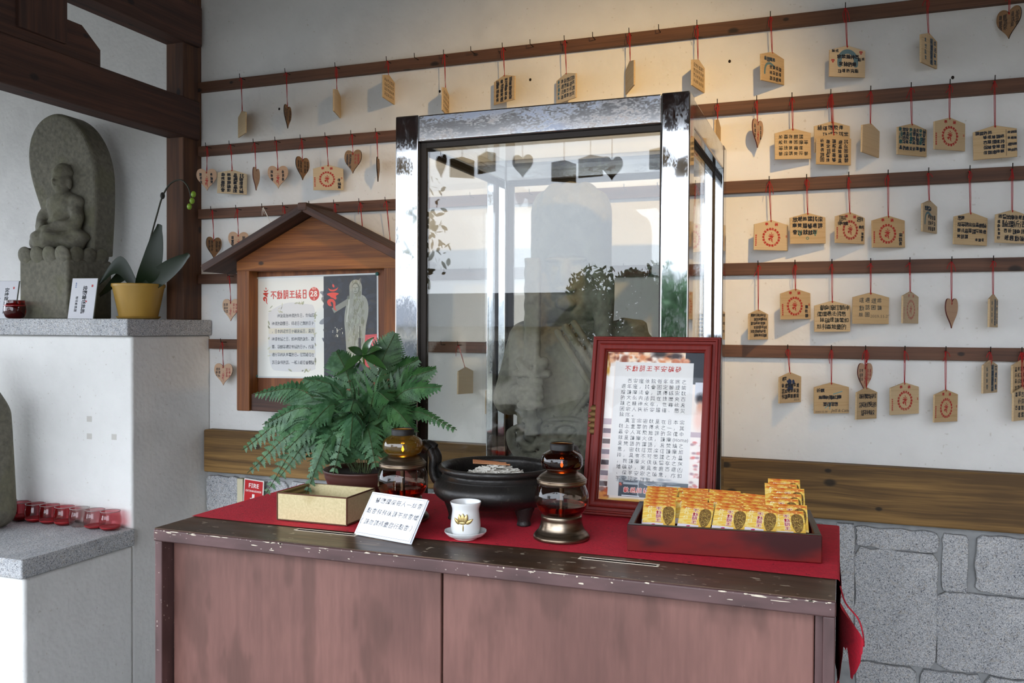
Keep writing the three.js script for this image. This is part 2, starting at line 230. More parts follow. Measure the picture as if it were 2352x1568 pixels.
// rubble base of the wall: stones proud of their mortar
{
  const base = struct('wall_base', slab(-7, 1.6, 0, 0.868, -0.2, 0.012, 0, 0.004), M.mortar, 'granite block base of the wall with grey mortar joints', 'wall');
  const r = rng(77);
  const fixed = [[0.003, 0.047, 0.458, 0.848], [0.06, 0.266, 0.795, 0.846], [0.057, 0.264, 0.466, 0.782], [0.284, 0.342, 0.69, 0.842], [0.369, 0.545, 0.697, 0.846], [0.274, 0.545, 0.47, 0.68], [0.063, 0.213, 0.25, 0.45], [0.231, 0.381, 0.22, 0.452], [0.393, 0.57, 0.24, 0.455], [-2.26, -2.12, 0.7, 0.846]];
  const list = [...fixed];
  for (let x = -2.1; x < -0.03;) { let w = 0.14 + 0.16 * r(); if (x + w > -0.06) w = -0.012 - x; const c = 0.55 + 0.14 * r(); list.push([x, x + w - 0.018, c, 0.845], [x, x + w - 0.018, 0.3, c - 0.018]); x += w; }
  for (let x = 0.58; x < 1.2;) { const w = 0.18 + 0.18 * r(), c = 0.5 + 0.2 * r(); list.push([x, x + w - 0.02, c, 0.84], [x, x + w - 0.02, 0.24, c - 0.02]); x += w; }
  for (const [x0, x1, y0, y1] of list) {
    const w = (x1 - x0) / 2, h = (y1 - y0) / 2, j = () => (r() - 0.5) * Math.min(0.014, w * 0.2), s = new THREE.Shape(), P = [];
    const corner = [[-w, -h], [w, -h], [w, h], [-w, h]];
    corner.forEach(([a, b], i) => { const [c, d] = corner[(i + 1) % 4]; for (let k = 0; k < 8; k++) { const t = (k + 0.5) / 8; P.push([mix(a, c, t) * 1.015 + j() * 0.5, mix(b, d, t) * 1.015 + j() * 0.5]); } });
    P.forEach((p, i) => i ? s.lineTo(...p) : s.moveTo(...p)); s.closePath();
    const g = new THREE.ExtrudeGeometry(s, { depth: 0.012, bevelEnabled: true, bevelSize: 0.004, bevelThickness: 0.005, bevelSegments: 2, steps: 1 });
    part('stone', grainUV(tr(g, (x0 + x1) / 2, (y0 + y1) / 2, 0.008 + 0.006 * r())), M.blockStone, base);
  }
}
struct('trim_1', slab(-2.262, 1.45, 0.868, 1.029, 0, 0.05, 0, 0.006), M.sill, 'weathered brown timber sill along the foot of the plaster wall', 'sill');
const RAIL_Y = [2.338, 2.0935, 1.8525, 1.6035, 1.3545];
const rails = RAIL_Y.map((y, i) => struct('trim_' + (i + 2), slab(i === 4 ? -2.262 : -2.312, 1.2, y - 0.0185, y + 0.0185, 0, 0.022, 0, 0.002), M.rail, ['topmost', 'second', 'third', 'fourth', 'lowest'][i] + ' brown wooden rail of hooks on the plaster wall', 'rail'));
struct('trim_7', slab(-2.394, -2.312, 1.447, 3.2, 0, 0.1, 1, 0.004), M.post, 'dark brown square timber post in the corner', 'post');
// roof frame on the left: two tie beams that run out towards the yard, a strut and its bracket between them
struct('trim_8', slab(-2.39, -2.3, 2.132, 2.281, 0.02, 3.0, 2, 0.008), M.beamDark, 'dark timber tie beam running out from the corner post', 'beam');
struct('trim_9', slab(-2.4, -2.29, 2.486, 2.64, 0.02, 2.1, 2, 0.008), M.beamDark, 'upper dark timber beam running out from the corner post', 'beam');
struct('trim_10', slab(-2.39, -2.29, 2.31, 2.5, 0.645, 0.82, 1, 0.004), M.beamDark, 'short dark strut between the two timber beams', 'strut');
{
  const s = new THREE.Shape([[-0.503, 2.28], [-0.503, 2.335], [-0.577, 2.392], [-0.883, 2.392], [-0.957, 2.335], [-0.957, 2.28]].map(([a, b]) => new THREE.Vector2(a, b)));
  const g = new THREE.ExtrudeGeometry(s, { depth: 0.07, bevelEnabled: true, bevelSize: 0.002, bevelThickness: 0.002, bevelSegments: 1 });
  struct('trim_11', grainUV(tr(g.rotateY(Math.PI / 2), -2.375, 0, 0), 2), M.beamDark, 'dark six-sided timber bracket at the foot of the strut', 'bracket');
}
// roof over the terrace
M.soffit = wood(0x42372c, 0x5e5143, 171, { roughness: 0.9 });
{
  const s = new THREE.Shape([[0.3, 3.3], [-3.1, 2.44], [-3.1, 2.54], [0.3, 3.42]].map(([a, b]) => new THREE.Vector2(a, b)));
  struct('ceiling', grainUV(new THREE.ExtrudeGeometry(s, { depth: 10.2, bevelEnabled: false }).rotateY(Math.PI / 2).translate(-7, 0, 0), 2), M.soffit, 'pale sloping underside of the roof', 'ceiling');
  struct('trim_12', slab(-7, 3.2, 2.28, 2.48, 3.0, 3.09, 0, 0.005), M.beamDark, 'dark eaves beam at the front of the roof', 'beam');
  struct('trim_13', slab(1.62, 1.72, 0, 2.28, 2.99, 3.09, 1, 0.005), M.post, 'dark timber post carrying the eaves', 'post');
}
struct('wall_added_right', slab(1.45, 1.6, 0, 2.43, 0.0, 3.05, 2, 0.004), M.sill, 'added brown timber wall out of view, cutting light from the right', 'wall');  // unseen wall, added to cut the light reaching the altar from the right
// altar block on the left, a step lower in front
const altar = struct('altar_block', slab(-7, -2.272, 0, 1.387, 0, 0.398, 0, 0.01), M.plaster, 'white plastered altar block', 'altar');
for (const [x, y] of [[-2.464, 1.094], [-2.464, 1.033], [-2.352, 1.036]]) part('tape_mark', new RoundedBoxGeometry(0.022, 0.02, 0.0008, 1, 0.0003).translate(x, y, 0.3983), std({ color: 0xc9c5bd, roughness: 0.8 }), altar);
struct('altar_step', slab(-7, -2.268, 0, 0.667, 0.398, 0.828, 0, 0.012), M.plaster, 'low white plastered step of the altar', 'altar');
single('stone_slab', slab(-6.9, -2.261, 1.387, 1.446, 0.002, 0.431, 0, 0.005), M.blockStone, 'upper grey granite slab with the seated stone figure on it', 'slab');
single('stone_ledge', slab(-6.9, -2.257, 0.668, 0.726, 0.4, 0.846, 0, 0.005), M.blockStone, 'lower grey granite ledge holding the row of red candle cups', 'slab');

// the spotlight's bracket and housing, right of the frame
{
  const d = LAMP_AIM.clone().sub(LAMP).normalize(), t = thing('spotlight', 'small black spotlight on a ceiling rod', 'lamp', LAMP.clone().addScaledVector(d, -0.03).toArray());
  const q = new THREE.Quaternion().setFromUnitVectors(V3(0, 1, 0), d);
  const can = part('housing', lathe([[0.0, -0.12], [0.035, -0.12], [0.045, -0.1], [0.05, 0.0], [0.047, 0.0], [0.042, -0.09], [0.0, -0.1]], 32), M.black, t); can.quaternion.copy(q);
  const bulb = part('bulb', new THREE.CircleGeometry(0.04, 24).rotateX(-Math.PI / 2).translate(0, -0.02, 0), std({ color: 0x201810, emissive: new THREE.Color().setRGB(1, 0.7, 0.35), emissiveIntensity: 6 }), t); bulb.quaternion.copy(q);
  part('rod', bar([0.0, 0.02, -0.0], [0.02, 0.46, 0.03], 0.008), M.black, t);
}
// ---------------------------------------------------------------- glass case with the standing stone figure
const CX0 = -0.936, CX1 = -0.28, CZ0 = 0.397, CZ1 = 1.0, CY0 = 0.6, CY1 = 1.893, PW = 0.057;
{
  const tarnish = (seed, amount) => tex(512, 256, (u, v) => {
    const a = fbm(u, v, 10, 6, 4, seed), b = fbm(u, v, 120, 60, 3, seed + 3), k = clamp(smooth(0.4, 0.62, a * 0.6 + b * 0.4) * amount);
    const tint = lerp3(hex(0x8a7c72), hex(0x7d87a0), smooth(0.4, 0.6, fbm(u, v, 3, 2, 3, seed + 9))); return lerp3(hex(0xe4e5e6), tint, k);
  }, true, [2, 8]);
  const tarnR = (seed, lo, hi) => tex(512, 256, (u, v) => { const a = fbm(u, v, 10, 6, 4, seed), b = fbm(u, v, 120, 60, 3, seed + 3); return grey(mix(lo, hi, smooth(0.4, 0.62, a * 0.6 + b * 0.4))); }, false, [2, 8]);
  M.chrome = std({ color: 0xe4e6e8, metalness: 1, roughnessMap: tarnR(600, 0.04, 0.1), roughness: 1, map: tarnish(600, 0.12) });
  M.chromeOld = std({ color: 0xdad8d6, metalness: 1, roughnessMap: tarnR(640, 0.13, 0.27), roughness: 1, map: tarnish(640, 0.55) });
  M.pane = std({ color: 0xf6f7f6, transmission: 1, thickness: 0, ior: 1.5, roughness: 0 });
  M.gasket = std({ color: 0x2b231c, roughness: 0.7 });
  const c = thing('glass_case', 'tall glass display case in a polished steel frame behind the cabinet', 'display case', [0, 0, 0]);
  const posts = [[CX0, CZ1 - PW], [CX1 - PW, CZ1 - PW], [CX0, CZ0], [CX1 - PW, CZ0]];
  for (const [x, z] of posts) part('post', slab(x, x + PW, CY0, CY1, z, z + PW, 1, 0.003), M.chrome, c);
  part('top_bar', slab(CX0 + PW, CX1 - PW, CY1 - 0.06, CY1 - 0.0015, CZ1 - PW, CZ1 - 0.001, 0, 0.003), M.chromeOld, c, 'tarnished steel bar across the top front');
  part('top_bar', slab(CX0 + PW, CX1 - PW, CY1 - 0.06, CY1 - 0.0015, CZ0 + 0.001, CZ0 + PW, 0, 0.003), M.chromeOld, c);
  for (const x of [CX0, CX1 - PW]) part('top_bar', slab(x + 0.001, x + PW - 0.001, CY1 - 0.06, CY1 - 0.0015, CZ0 + PW, CZ1 - PW, 2, 0.003), M.chrome, c);
  for (const [a, b] of [[CZ1 - PW, CZ1], [CZ0, CZ0 + PW]]) part('bottom_bar', slab(CX0 + PW, CX1 - PW, CY0, CY0 + 0.06, a, b, 0, 0.003), M.chrome, c);
  for (const x of [CX0, CX1 - PW]) part('bottom_bar', slab(x, x + PW, CY0, CY0 + 0.06, CZ0 + PW, CZ1 - PW, 2, 0.003), M.chrome, c);
  // panes with a dark gasket round each
  const yb = CY0 + 0.06, yt = CY1 - 0.06, xa = CX0 + PW, xb = CX1 - PW, za = CZ0 + PW, zb = CZ1 - PW, g = 0.014;
  const paneX = (z) => { part('pane', slab(xa + 0.004, xb - 0.004, yb + 0.004, yt - 0.004, z - 0.003, z + 0.003, 0, 0.0005), M.pane, c);
    part('gasket', merge([slab(xa, xa + g, yb, yt, z - 0.007, z + 0.007, 1, 0.001), slab(xb - g * 0.35, xb, yb, yt, z - 0.007, z + 0.007, 1, 0.001), slab(xa, xb, yt - 0.012, yt, z - 0.0065, z + 0.0065, 0, 0.001), slab(xa, xb, yb, yb + 0.012, z - 0.0065, z + 0.0065, 0, 0.001)]), M.gasket, c); };
  const paneZ = (x) => { part('pane', slab(x - 0.003, x + 0.003, yb + 0.004, yt - 0.004, za + 0.004, zb - 0.004, 2, 0.0005), M.pane, c);
    part('gasket', merge([slab(x - 0.006, x + 0.006, yb, yt, za, za + 0.008, 1, 0.001), slab(x - 0.006, x + 0.006, yb, yt, zb - 0.008, zb, 1, 0.001), slab(x - 0.0055, x + 0.0055, yt - 0.01, yt, za, zb, 2, 0.001)]), M.gasket, c); };
  paneX(CZ1 - 0.02); paneX(CZ0 + 0.03); paneZ(CX0 + 0.028); paneZ(CX1 - 0.028);
  part('top_pane', slab(xa + 0.001, xb - 0.001, CY1 - 0.04, CY1 - 0.034, za + 0.001, zb - 0.001, 0, 0.0005), M.pane, c);
  single('case_plinth', slab(CX0 - 0.02, CX1 + 0.02, 0, CY0 - 0.0005, CZ0 - 0.02, CZ1 - 0.004, 0, 0.006), M.granite, 'granite plinth under the steel and glass case', 'plinth');
}

// ---- smooth shapes from distance fields
const smin = (a, b, k) => { const h = clamp(0.5 + 0.5 * (b - a) / k); return mix(b, a, h) - k * h * (1 - h); };
const smax = (a, b, k) => -smin(-a, -b, k);
const len = Math.hypot;
function cap(p, a, b, r1, r2) { const bx = b[0] - a[0], by = b[1] - a[1], bz = b[2] - a[2], px = p[0] - a[0], py = p[1] - a[1], pz = p[2] - a[2], t = clamp((px * bx + py * by + pz * bz) / (bx * bx + by * by + bz * bz)); return len(px - bx * t, py - by * t, pz - bz * t) - mix(r1, r2, t); }
function ell(p, c, r) { const x = (p[0] - c[0]) / r[0], y = (p[1] - c[1]) / r[1], z = (p[2] - c[2]) / r[2], k = len(x, y, z); return (k - 1) * Math.min(r[0], r[1], r[2]); }
function rbox(p, c, h, r) { const x = Math.abs(p[0] - c[0]) - h[0] + r, y = Math.abs(p[1] - c[1]) - h[1] + r, z = Math.abs(p[2] - c[2]) - h[2] + r; return len(Math.max(x, 0), Math.max(y, 0), Math.max(z, 0)) + Math.min(Math.max(x, y, z), 0) - r; }
function sculpt(fn, centre, half, res) {          // marching cubes over a cube of the given half size
  const mc = new MarchingCubes(res, M.statue, false, false, 400000); mc.isolation = 0;
  const p = [0, 0, 0];
  for (let k = 0; k < res; k++) for (let j = 0; j < res; j++) for (let i = 0; i < res; i++) {
    p[0] = centre[0] + half * ((i - res / 2) / (res / 2)); p[1] = centre[1] + half * ((j - res / 2) / (res / 2)); p[2] = centre[2] + half * ((k - res / 2) / (res / 2));
    mc.field[k * res * res + j * res + i] = -fn(p) / half;
  }
  mc.update();
  const n = mc.count, pos = new Float32Array(mc.positionArray.slice(0, n * 3)), nor = new Float32Array(n * 3);
  for (let i = 0; i < n; i++) {
    for (let c = 0; c < 3; c++) pos[i * 3 + c] = centre[c] + pos[i * 3 + c] * half;
    const q = [pos[i * 3], pos[i * 3 + 1], pos[i * 3 + 2]], e = half / res; const gr = [0, 1, 2].map((c) => { const a = [...q], b = [...q]; a[c] += e; b[c] -= e; return fn(a) - fn(b); }), L = len(...gr) || 1;
    for (let c = 0; c < 3; c++) nor[i * 3 + c] = gr[c] / L;
  }
  const g = new THREE.BufferGeometry(); g.setAttribute('position', new THREE.BufferAttribute(pos, 3)); g.setAttribute('normal', new THREE.BufferAttribute(nor, 3));
  return grainUV(g, 0, false);
}
{
  const figure = (p) => {
    const [x, y, z] = p;
    // robed column, chest and shoulders
    let d = rbox(p, [0.005, 0.38, 0], [0.14 + 0.02 * clamp(0.5 - y), 0.4, 0.085], 0.06);
    d = smin(d, rbox(p, [0.01, 0.7, -0.01], [0.135, 0.125, 0.075], 0.065), 0.03);
    d = smin(d, ell(p, [0.0, 0.56, 0.025], [0.1, 0.13, 0.085]), 0.03);
    // arms: the right one bent to the sword hilt, the left one down with a bowed elbow
    let arm = cap(p, [-0.12, 0.78, 0.0], [-0.155, 0.635, 0.03], 0.046, 0.04);
    arm = smin(arm, cap(p, [-0.155, 0.635, 0.03], [-0.1, 0.655, 0.115], 0.036, 0.022), 0.015);
    let arm2 = cap(p, [0.135, 0.785, -0.01], [0.172, 0.65, 0.005], 0.05, 0.043);
    arm2 = smin(arm2, cap(p, [0.172, 0.65, 0.005], [0.115, 0.5, 0.095], 0.042, 0.03), 0.015);
    arm2 = smin(arm2, ell(p, [0.105, 0.475, 0.11], [0.033, 0.04, 0.03]), 0.01);
    arm2 += 0.004 * Math.sin(120 * (y - 0.6 * x)) * smooth(0.64, 0.7, y);
    d = smin(d, Math.min(arm, arm2), 0.01);
    // hood of hair with the face inside, locks down to the shoulders
    let h = rbox(p, [-0.012, 0.985, -0.012], [0.098, 0.18, 0.08], 0.078);
    h = smin(h, cap(p, [0.07, 0.93, 0.02], [0.085, 0.76, 0.065], 0.03, 0.018), 0.015);
    h = smin(h, cap(p, [-0.085, 0.93, 0.02], [-0.085, 0.8, 0.055], 0.028, 0.02), 0.015);
    h += 0.003 * Math.sin(150 * x + 40 * z) * smooth(0.06, 0.02, z);
    h = smax(h, -ell(p, [-0.008, 0.955, 0.09], [0.062, 0.105, 0.05]), 0.01);
    let f = ell(p, [-0.008, 0.94, 0.03], [0.058, 0.09, 0.055]);
    f = smin(f, ell(p, [-0.008, 0.935, 0.087], [0.014, 0.03, 0.016]), 0.01);
    f = smin(f, ell(p, [-0.034, 0.97, 0.075], [0.024, 0.007, 0.014]), 0.006); f = smin(f, ell(p, [0.018, 0.97, 0.075], [0.024, 0.007, 0.014]), 0.006);
    f = smin(f, ell(p, [-0.008, 0.9, 0.08], [0.024, 0.009, 0.012]), 0.006); f = smin(f, ell(p, [-0.008, 0.868, 0.068], [0.024, 0.018, 0.018]), 0.008);
    f = smax(f, -ell(p, [-0.034, 0.953, 0.087], [0.015, 0.007, 0.012]), 0.004); f = smax(f, -ell(p, [0.018, 0.953, 0.087], [0.015, 0.007, 0.012]), 0.004);
    d = smin(d, h, 0.008); d = smin(d, f, 0.006);
    d += 0.0045 * Math.sin(105 * (y * 0.8 - x * 0.75)) * smooth(0.66, 0.6, y) * smooth(0.4, 0.46, y) * smooth(0.03, 0.07, z) * smooth(-0.06, 0.0, x);
    // hanging pleats of the skirt
    d += 0.006 * Math.sin(62 * x + 1.5 * Math.sin(13 * y)) * smooth(0.42, 0.3, y) * smooth(0.0, 0.05, z);
    // scarf folds across the body
    for (const [ax, ay, bx, by, rr] of [[-0.02, 0.55, 0.06, 0.66, 0.009], [-0.03, 0.52, 0.075, 0.64, 0.009], [-0.035, 0.49, 0.09, 0.615, 0.01], [-0.02, 0.47, 0.1, 0.59, 0.009], [0.0, 0.46, 0.115, 0.56, 0.01], [-0.02, 0.8, 0.08, 0.64, 0.008], [0.0, 0.81, 0.1, 0.655, 0.009], [0.02, 0.82, 0.115, 0.67, 0.008]]) d = smin(d, cap(p, [ax, ay, 0.11], [bx, by, 0.106], rr, rr * 0.85), 0.006);
    // swags of the robe: stacked loops
    for (const [cx, cy, rr, tk] of [[-0.085, 0.555, 0.05, 0.011], [-0.085, 0.555, 0.026, 0.01], [0.005, 0.57, 0.06, 0.012], [0.005, 0.57, 0.034, 0.011], [0.095, 0.58, 0.052, 0.011], [-0.045, 0.48, 0.062, 0.012], [-0.045, 0.48, 0.035, 0.011], [0.065, 0.48, 0.06, 0.012], [0.065, 0.48, 0.032, 0.011], [-0.12, 0.44, 0.045, 0.012], [0.125, 0.43, 0.045, 0.012], [0.01, 0.38, 0.07, 0.013], [0.01, 0.38, 0.04, 0.012]]) if (y < cy + 0.04) d = smin(d, len(len(x - cx, (y - cy) * (y < cy ? 0.85 : 2.2)) - rr, z - 0.098 - 0.02 * Math.max(0, 1 - (x / 0.1) ** 2)) - tk, 0.004);
    // sword held upright: blade, guard, fist, pommel
    let w = rbox(p, [-0.072, 0.845, 0.14], [0.019, 0.125, 0.01], 0.006); w = smax(w, -rbox(p, [-0.072, 0.85, 0.155], [0.004, 0.115, 0.004], 0.002), 0.002);
    w = smin(w, cap(p, [-0.1, 0.728, 0.14], [-0.086, 0.708, 0.142], 0.013, 0.014), 0.005); w = smin(w, cap(p, [-0.044, 0.728, 0.14], [-0.058, 0.708, 0.142], 0.013, 0.014), 0.005);
    w = smin(w, rbox(p, [-0.072, 0.702, 0.14], [0.046, 0.008, 0.016], 0.006), 0.003); w = smin(w, cap(p, [-0.072, 0.7, 0.14], [-0.072, 0.58, 0.14], 0.012, 0.012), 0.004);
    for (let i = 0; i < 4; i++) w = smin(w, cap(p, [-0.1, 0.682 - i * 0.018, 0.137], [-0.05, 0.685 - i * 0.018, 0.152], 0.0095, 0.009), 0.002);
    w = smin(w, cap(p, [-0.09, 0.592, 0.14], [-0.054, 0.592, 0.14], 0.008, 0.008), 0.003); w = smin(w, rbox(p, [-0.072, 0.572, 0.138], [0.016, 0.016, 0.014], 0.006), 0.003);
    d = smin(d, w, 0.006);
    d = smin(d, rbox(p, [0, 0.035, 0], [0.175, 0.032, 0.14], 0.02), 0.015);
    return d + 0.0012 * Math.sin(190 * x + 3 * y) * Math.sin(170 * y) * Math.sin(180 * z);
  };
  const s = single('standing_stone_statue', sculpt(figure, [0, 0.585, 0], 0.605, 190), M.statue, 'grey stone standing figure with an upright sword inside the glass case', 'statue');
  s.geometry.computeBoundingBox(); s.position.set(-0.607, 0.6 - s.geometry.boundingBox.min.y, 0.69); s.rotation.y = 0.1;
}

// ---------------------------------------------------------------- cabinet
{
  const T = 1.053, X0 = -1.165, X1 = 0.0, Z0 = 1.006, Z1 = 1.49, r = rng(5);
  const chips = [];
  for (let i = 0; i < 60; i++) chips.push([r(), r(), 0.0015 + 0.014 * r() ** 3, 0.0005 + 0.0009 * r()]);
  const doorTex = (seed) => tex(512, 512, (u, v) => {
    const streak = fbm(u, v, 4, 60, 3, seed), big = fbm(u, v, 3, 4, 4, seed + 4), fine = fbm(u, v, 20, 140, 2, seed + 8), dk = smooth(0.58, 0.78, fbm(u, v, 5, 13, 4, seed + 12));
    let c = lerp3(hex(0x5f3f38), hex(0x815950), clamp(0.5 + (big - 0.5) * 1.2 + (streak - 0.5) * 0.4 + (fine - 0.5) * 0.3)); return lerp3(c, hex(0x4a3028), dk * 0.42);
  }, true, [1.7, 1.7]);
  M.door = std({ map: doorTex(31), bumpMap: woodBump, bumpScale: 0.0003, roughness: 0.55 });
  M.stile = std({ map: tex(512, 512, (u, v) => { const a = fbm(u, v, 8, 30, 4, 61), b = fbm(u, v, 150, 150, 3, 62); const c = lerp3(hex(0x463130), hex(0x684c4b), clamp(0.5 + (a - 0.5) * 1.5)); return lerp3(c, hex(0xcfc4b6), smooth(0.82, 0.85, b) * 0.9); }, true, [1.5, 1.5]), roughness: 0.5 });
  M.top = std({ map: tex(1024, 512, (u, v) => { const a = fbm(u, v, 4, 10, 4, 71), b = fbm(u, v, 12, 120, 3, 73), k = fbm(u, v, 70, 70, 3, 74), q = fbm(u, v, 9, 9, 3, 79); let c = lerp3(hex(0x38271c), hex(0x6a4e3b), clamp(0.45 + (a - 0.5) * 1.5 + (b - 0.5) * 0.7)); c = lerp3(c, hex(0x8c7862), 0.5 * smooth(0.6, 0.75, q) * smooth(0.45, 0.65, b)); return lerp3(c, hex(0xc9bda8), smooth(0.76, 0.79, k) * 0.8); }, true, [1, 2]), roughnessMap: tex(256, 256, (u, v) => grey(0.2 + 0.38 * fbm(u, v, 6, 10, 4, 75)), false, [1, 2]), roughness: 1 });
  M.bareWood = std({ color: 0xd9cdb8, roughness: 0.8 });
  const c = thing('cabinet', 'low red-brown cabinet with two doors and a worn dark top', 'cabinet', [0, 0, 0]);
  // top board, with two slots cut through it
  const slots = [[-0.916, -0.797, 1.4045], [-0.382, -0.261, 1.4045]];
  {
    const s = new THREE.Shape(); s.moveTo(X0, -Z1); s.lineTo(X1, -Z1); s.lineTo(X1, -Z0); s.lineTo(X0, -Z0); s.closePath();
    for (const [a, b, z] of slots) { const h = new THREE.Path(), k = 0.0045; h.moveTo(a, -z - k); h.lineTo(a, -z + k); h.lineTo(b, -z + k); h.lineTo(b, -z - k); h.closePath(); s.holes.push(h); }
    const g = new THREE.ExtrudeGeometry(s, { depth: 0.019, bevelEnabled: true, bevelSize: -0.0, bevelThickness: 0.002, bevelSegments: 2, bevelOffset: 0 }).rotateX(-Math.PI / 2);
    g.computeBoundingBox(); g.translate(0, T - g.boundingBox.max.y, 0);
    const top = part('top_board', grainUV(g, 0), M.top, c, 'worn dark brown top board');
    for (const [a, b, z] of slots) {
      part('slot_rim', merge([slab(a - 0.004, b + 0.004, T - 0.004, T + 0.0006, z + 0.0045, z + 0.0068, 0, 0.0004), slab(a - 0.004, b + 0.004, T - 0.004, T + 0.0006, z - 0.0068, z - 0.0045, 0, 0.0004), slab(a - 0.004, a, T - 0.004, T + 0.0006, z - 0.0045, z + 0.0045, 0, 0.0004), slab(b, b + 0.004, T - 0.004, T + 0.0006, z - 0.0045, z + 0.0045, 0, 0.0004)]), M.bareWood, top);
    }
    // rounded front lip with chipped paint
    part('front_lip', slab(X0 - 0.001, X1 + 0.001, T - 0.0235, T - 0.0015, Z1 - 0.004, Z1 + 0.003, 0, 0.003), M.stile, top);
    const bits = [];
    for (const [u, v, w, h] of chips) { const x = u < 0.5 ? mix(X0 + 0.005, X0 + 0.5, u * 2) : u < 0.75 ? mix(-0.5, -0.25, (u - 0.5) * 4) : mix(-0.16, X1 - 0.003, (u - 0.75) * 4); const g = new THREE.CircleGeometry(1, 7); const P = g.attributes.position; for (let i = 1; i < P.count; i++) { const k = 0.6 + 0.7 * hash(i, Math.floor(u * 9999), 4); P.setXY(i, P.getX(i) * w * k, P.getY(i) * h * k); } bits.push(tr(g, x, T - 0.003 - 0.014 * v ** 4, Z1 + 0.0034)); }
    part('paint_chips', merge(bits), M.bareWood, top, 'pale bare wood where the paint has chipped').userData.kind = 'stuff';
  }
  // carcass
  part('side_panel', slab(X0, X0 + 0.016, 0.03, T - 0.0235, Z0, Z1, 1, 0.002), M.stile, c);
  part('side_panel', slab(X1 - 0.016, X1, 0.03, T - 0.0235, Z0, Z1, 1, 0.002), M.stile, c);
  part('back_panel', slab(X0 + 0.016, X1 - 0.016, 0.05, T - 0.0235, Z0 + 0.001, Z0 + 0.012, 1, 0.001), M.stile, c);
  part('bottom_board', slab(X0 + 0.016, X1 - 0.016, 0.05, 0.07, Z0 + 0.012, Z1 - 0.03, 0, 0.002), M.stile, c);
  part('plinth', slab(X0 + 0.01, X1 - 0.01, 0, 0.05, Z0 + 0.01, Z1 - 0.02, 0, 0.002), M.stile, c);
  const dz = 1.462;
  const doorL = part('door', slab(X0 + 0.0175, -0.6025, 0.075, 1.026, dz - 0.02, dz, 1, 0.003), M.door, c);
  const doorR = part('door', slab(-0.5995, X1 - 0.0275, 0.075, 1.026, dz - 0.02, dz, 1, 0.003), M.door, c);
  part('knob', tr(new THREE.SphereGeometry(0.012, 16, 12), -0.635, 0.6, dz + 0.012), M.hook, doorL);
  part('knob', tr(new THREE.SphereGeometry(0.012, 16, 12), -0.567, 0.6, dz + 0.012), M.hook, doorR);
  part('door_stop', slab(X1 - 0.0265, X1 - 0.016, 0.075, 1.029, dz - 0.012, dz + 0.004, 1, 0.001), M.stile, c);
  // red cloth: over the back of the top and down the right end, with a torn hem
  const N = 90, K = 14, P = [], I = [], zf = (x) => 1.386 + 0.006 * Math.sin(5 * x) + 0.0015 * (fbm(x + 3, 0.3, 40, 1, 2, 6) - 0.5);
  const cols = []; for (let i = 0; i <= N; i++) cols.push([mix(X0 - 0.004, X1 + 0.0015, i / N), T + 0.0012]);
  for (let k = 1; k <= 3; k++) cols.push([X1 + 0.0015 + 0.004 * Math.sin(k / 3 * 1.57), T + 0.0012 - 0.004 * (1 - Math.cos(k / 3 * 1.57))]);
  cols.forEach(([x, y], i) => { for (let j = 0; j <= K; j++) P.push(x, y + 0.0006 * (fbm(x + 2, j / K, 8, 3, 2, 3) - 0.4), mix(Z0 + 0.002, zf(Math.min(x, 0)), j / K)); });
  for (let i = 0; i < cols.length - 1; i++) for (let j = 0; j < K; j++) { const a = i * (K + 1) + j, b = a + K + 1; I.push(a, a + 1, b, b, a + 1, b + 1); }
  const g = new THREE.BufferGeometry(); g.setAttribute('position', new THREE.Float32BufferAttribute(P, 3)); g.setIndex(I); g.computeVertexNormals();
  M.cloth = std({ map: tex(512, 512, (u, v) => { const a = fbm(u, v, 6, 6, 3, 81), b = fbm(u, v, 120, 120, 2, 82); const c = sc3(hex(0xdc1a36), 0.93 + 0.1 * (a - 0.5) + 0.14 * (b - 0.5)); return lerp3(c, hex(0x3c0a10), smooth(0.86, 0.9, fbm(u, v, 60, 60, 2, 85)) * 0.7); }, true, [2, 2]), bumpMap: tex(256, 256, (u, v) => grey(fbm(u, v, 90, 90, 2, 84)), false, [6, 6]), bumpScale: 0.0004, roughness: 0.85, side: THREE.DoubleSide });
  const cl = thing('red_cloth', 'red felt cloth over the cabinet top with a torn end hanging at the right', 'cloth');
  part('cloth_top', grainUV(g, 0, false), M.cloth, cl);
  const hem = [[1.02, 0.8], [1.1, 0.78], [1.2, 0.83], [1.3, 0.86], [1.37, 0.9], [1.39, 0.955], [1.405, 0.96], [1.425, 0.925], [1.44, 0.938], [1.46, 0.965], [1.473, 0.985], [1.478, 1.0], [1.465, 1.018], [1.43, 1.028], [1.384, 1.046]];
  const hs = new THREE.Shape(); hs.moveTo(Z0 + 0.004, T - 0.002); hem.forEach(([z, y], i) => { const [pz, py] = i ? hem[i - 1] : [Z0 + 0.004, 0.81]; for (let k = 1; k <= 4; k++) hs.lineTo(mix(pz, z, k / 4) + (hash(i, k, 3) - 0.5) * 0.004, mix(py, y, k / 4) + (hash(i, k, 9) - 0.5) * 0.005); }); hs.lineTo(1.38, T - 0.002); hs.closePath();
  const hg = new THREE.ShapeGeometry(hs), hp = hg.attributes.position; for (let i = 0; i < hp.count; i++) { const z = hp.getX(i), y = hp.getY(i); hp.setXYZ(i, X1 + 0.004 + 0.03 * smooth(1.37, 1.46, z) * smooth(1.045, 0.995, y) + 0.004 * Math.sin(60 * z), y, z); } hg.computeVertexNormals();
  part('cloth_end', grainUV(hg, 2, false), M.cloth, cl, 'torn red end hanging over the side');
  part('loose_thread', tube([[0.006, 1.048, 1.40], [0.014, 1.035, 1.44], [0.03, 1.02, 1.455], [0.036, 1.0, 1.46], [0.037, 0.985, 1.46]], 0.0012), M.cloth, cl);
}
// ---------------------------------------------------------------- things on the cabinet
const TOP = 1.0556;
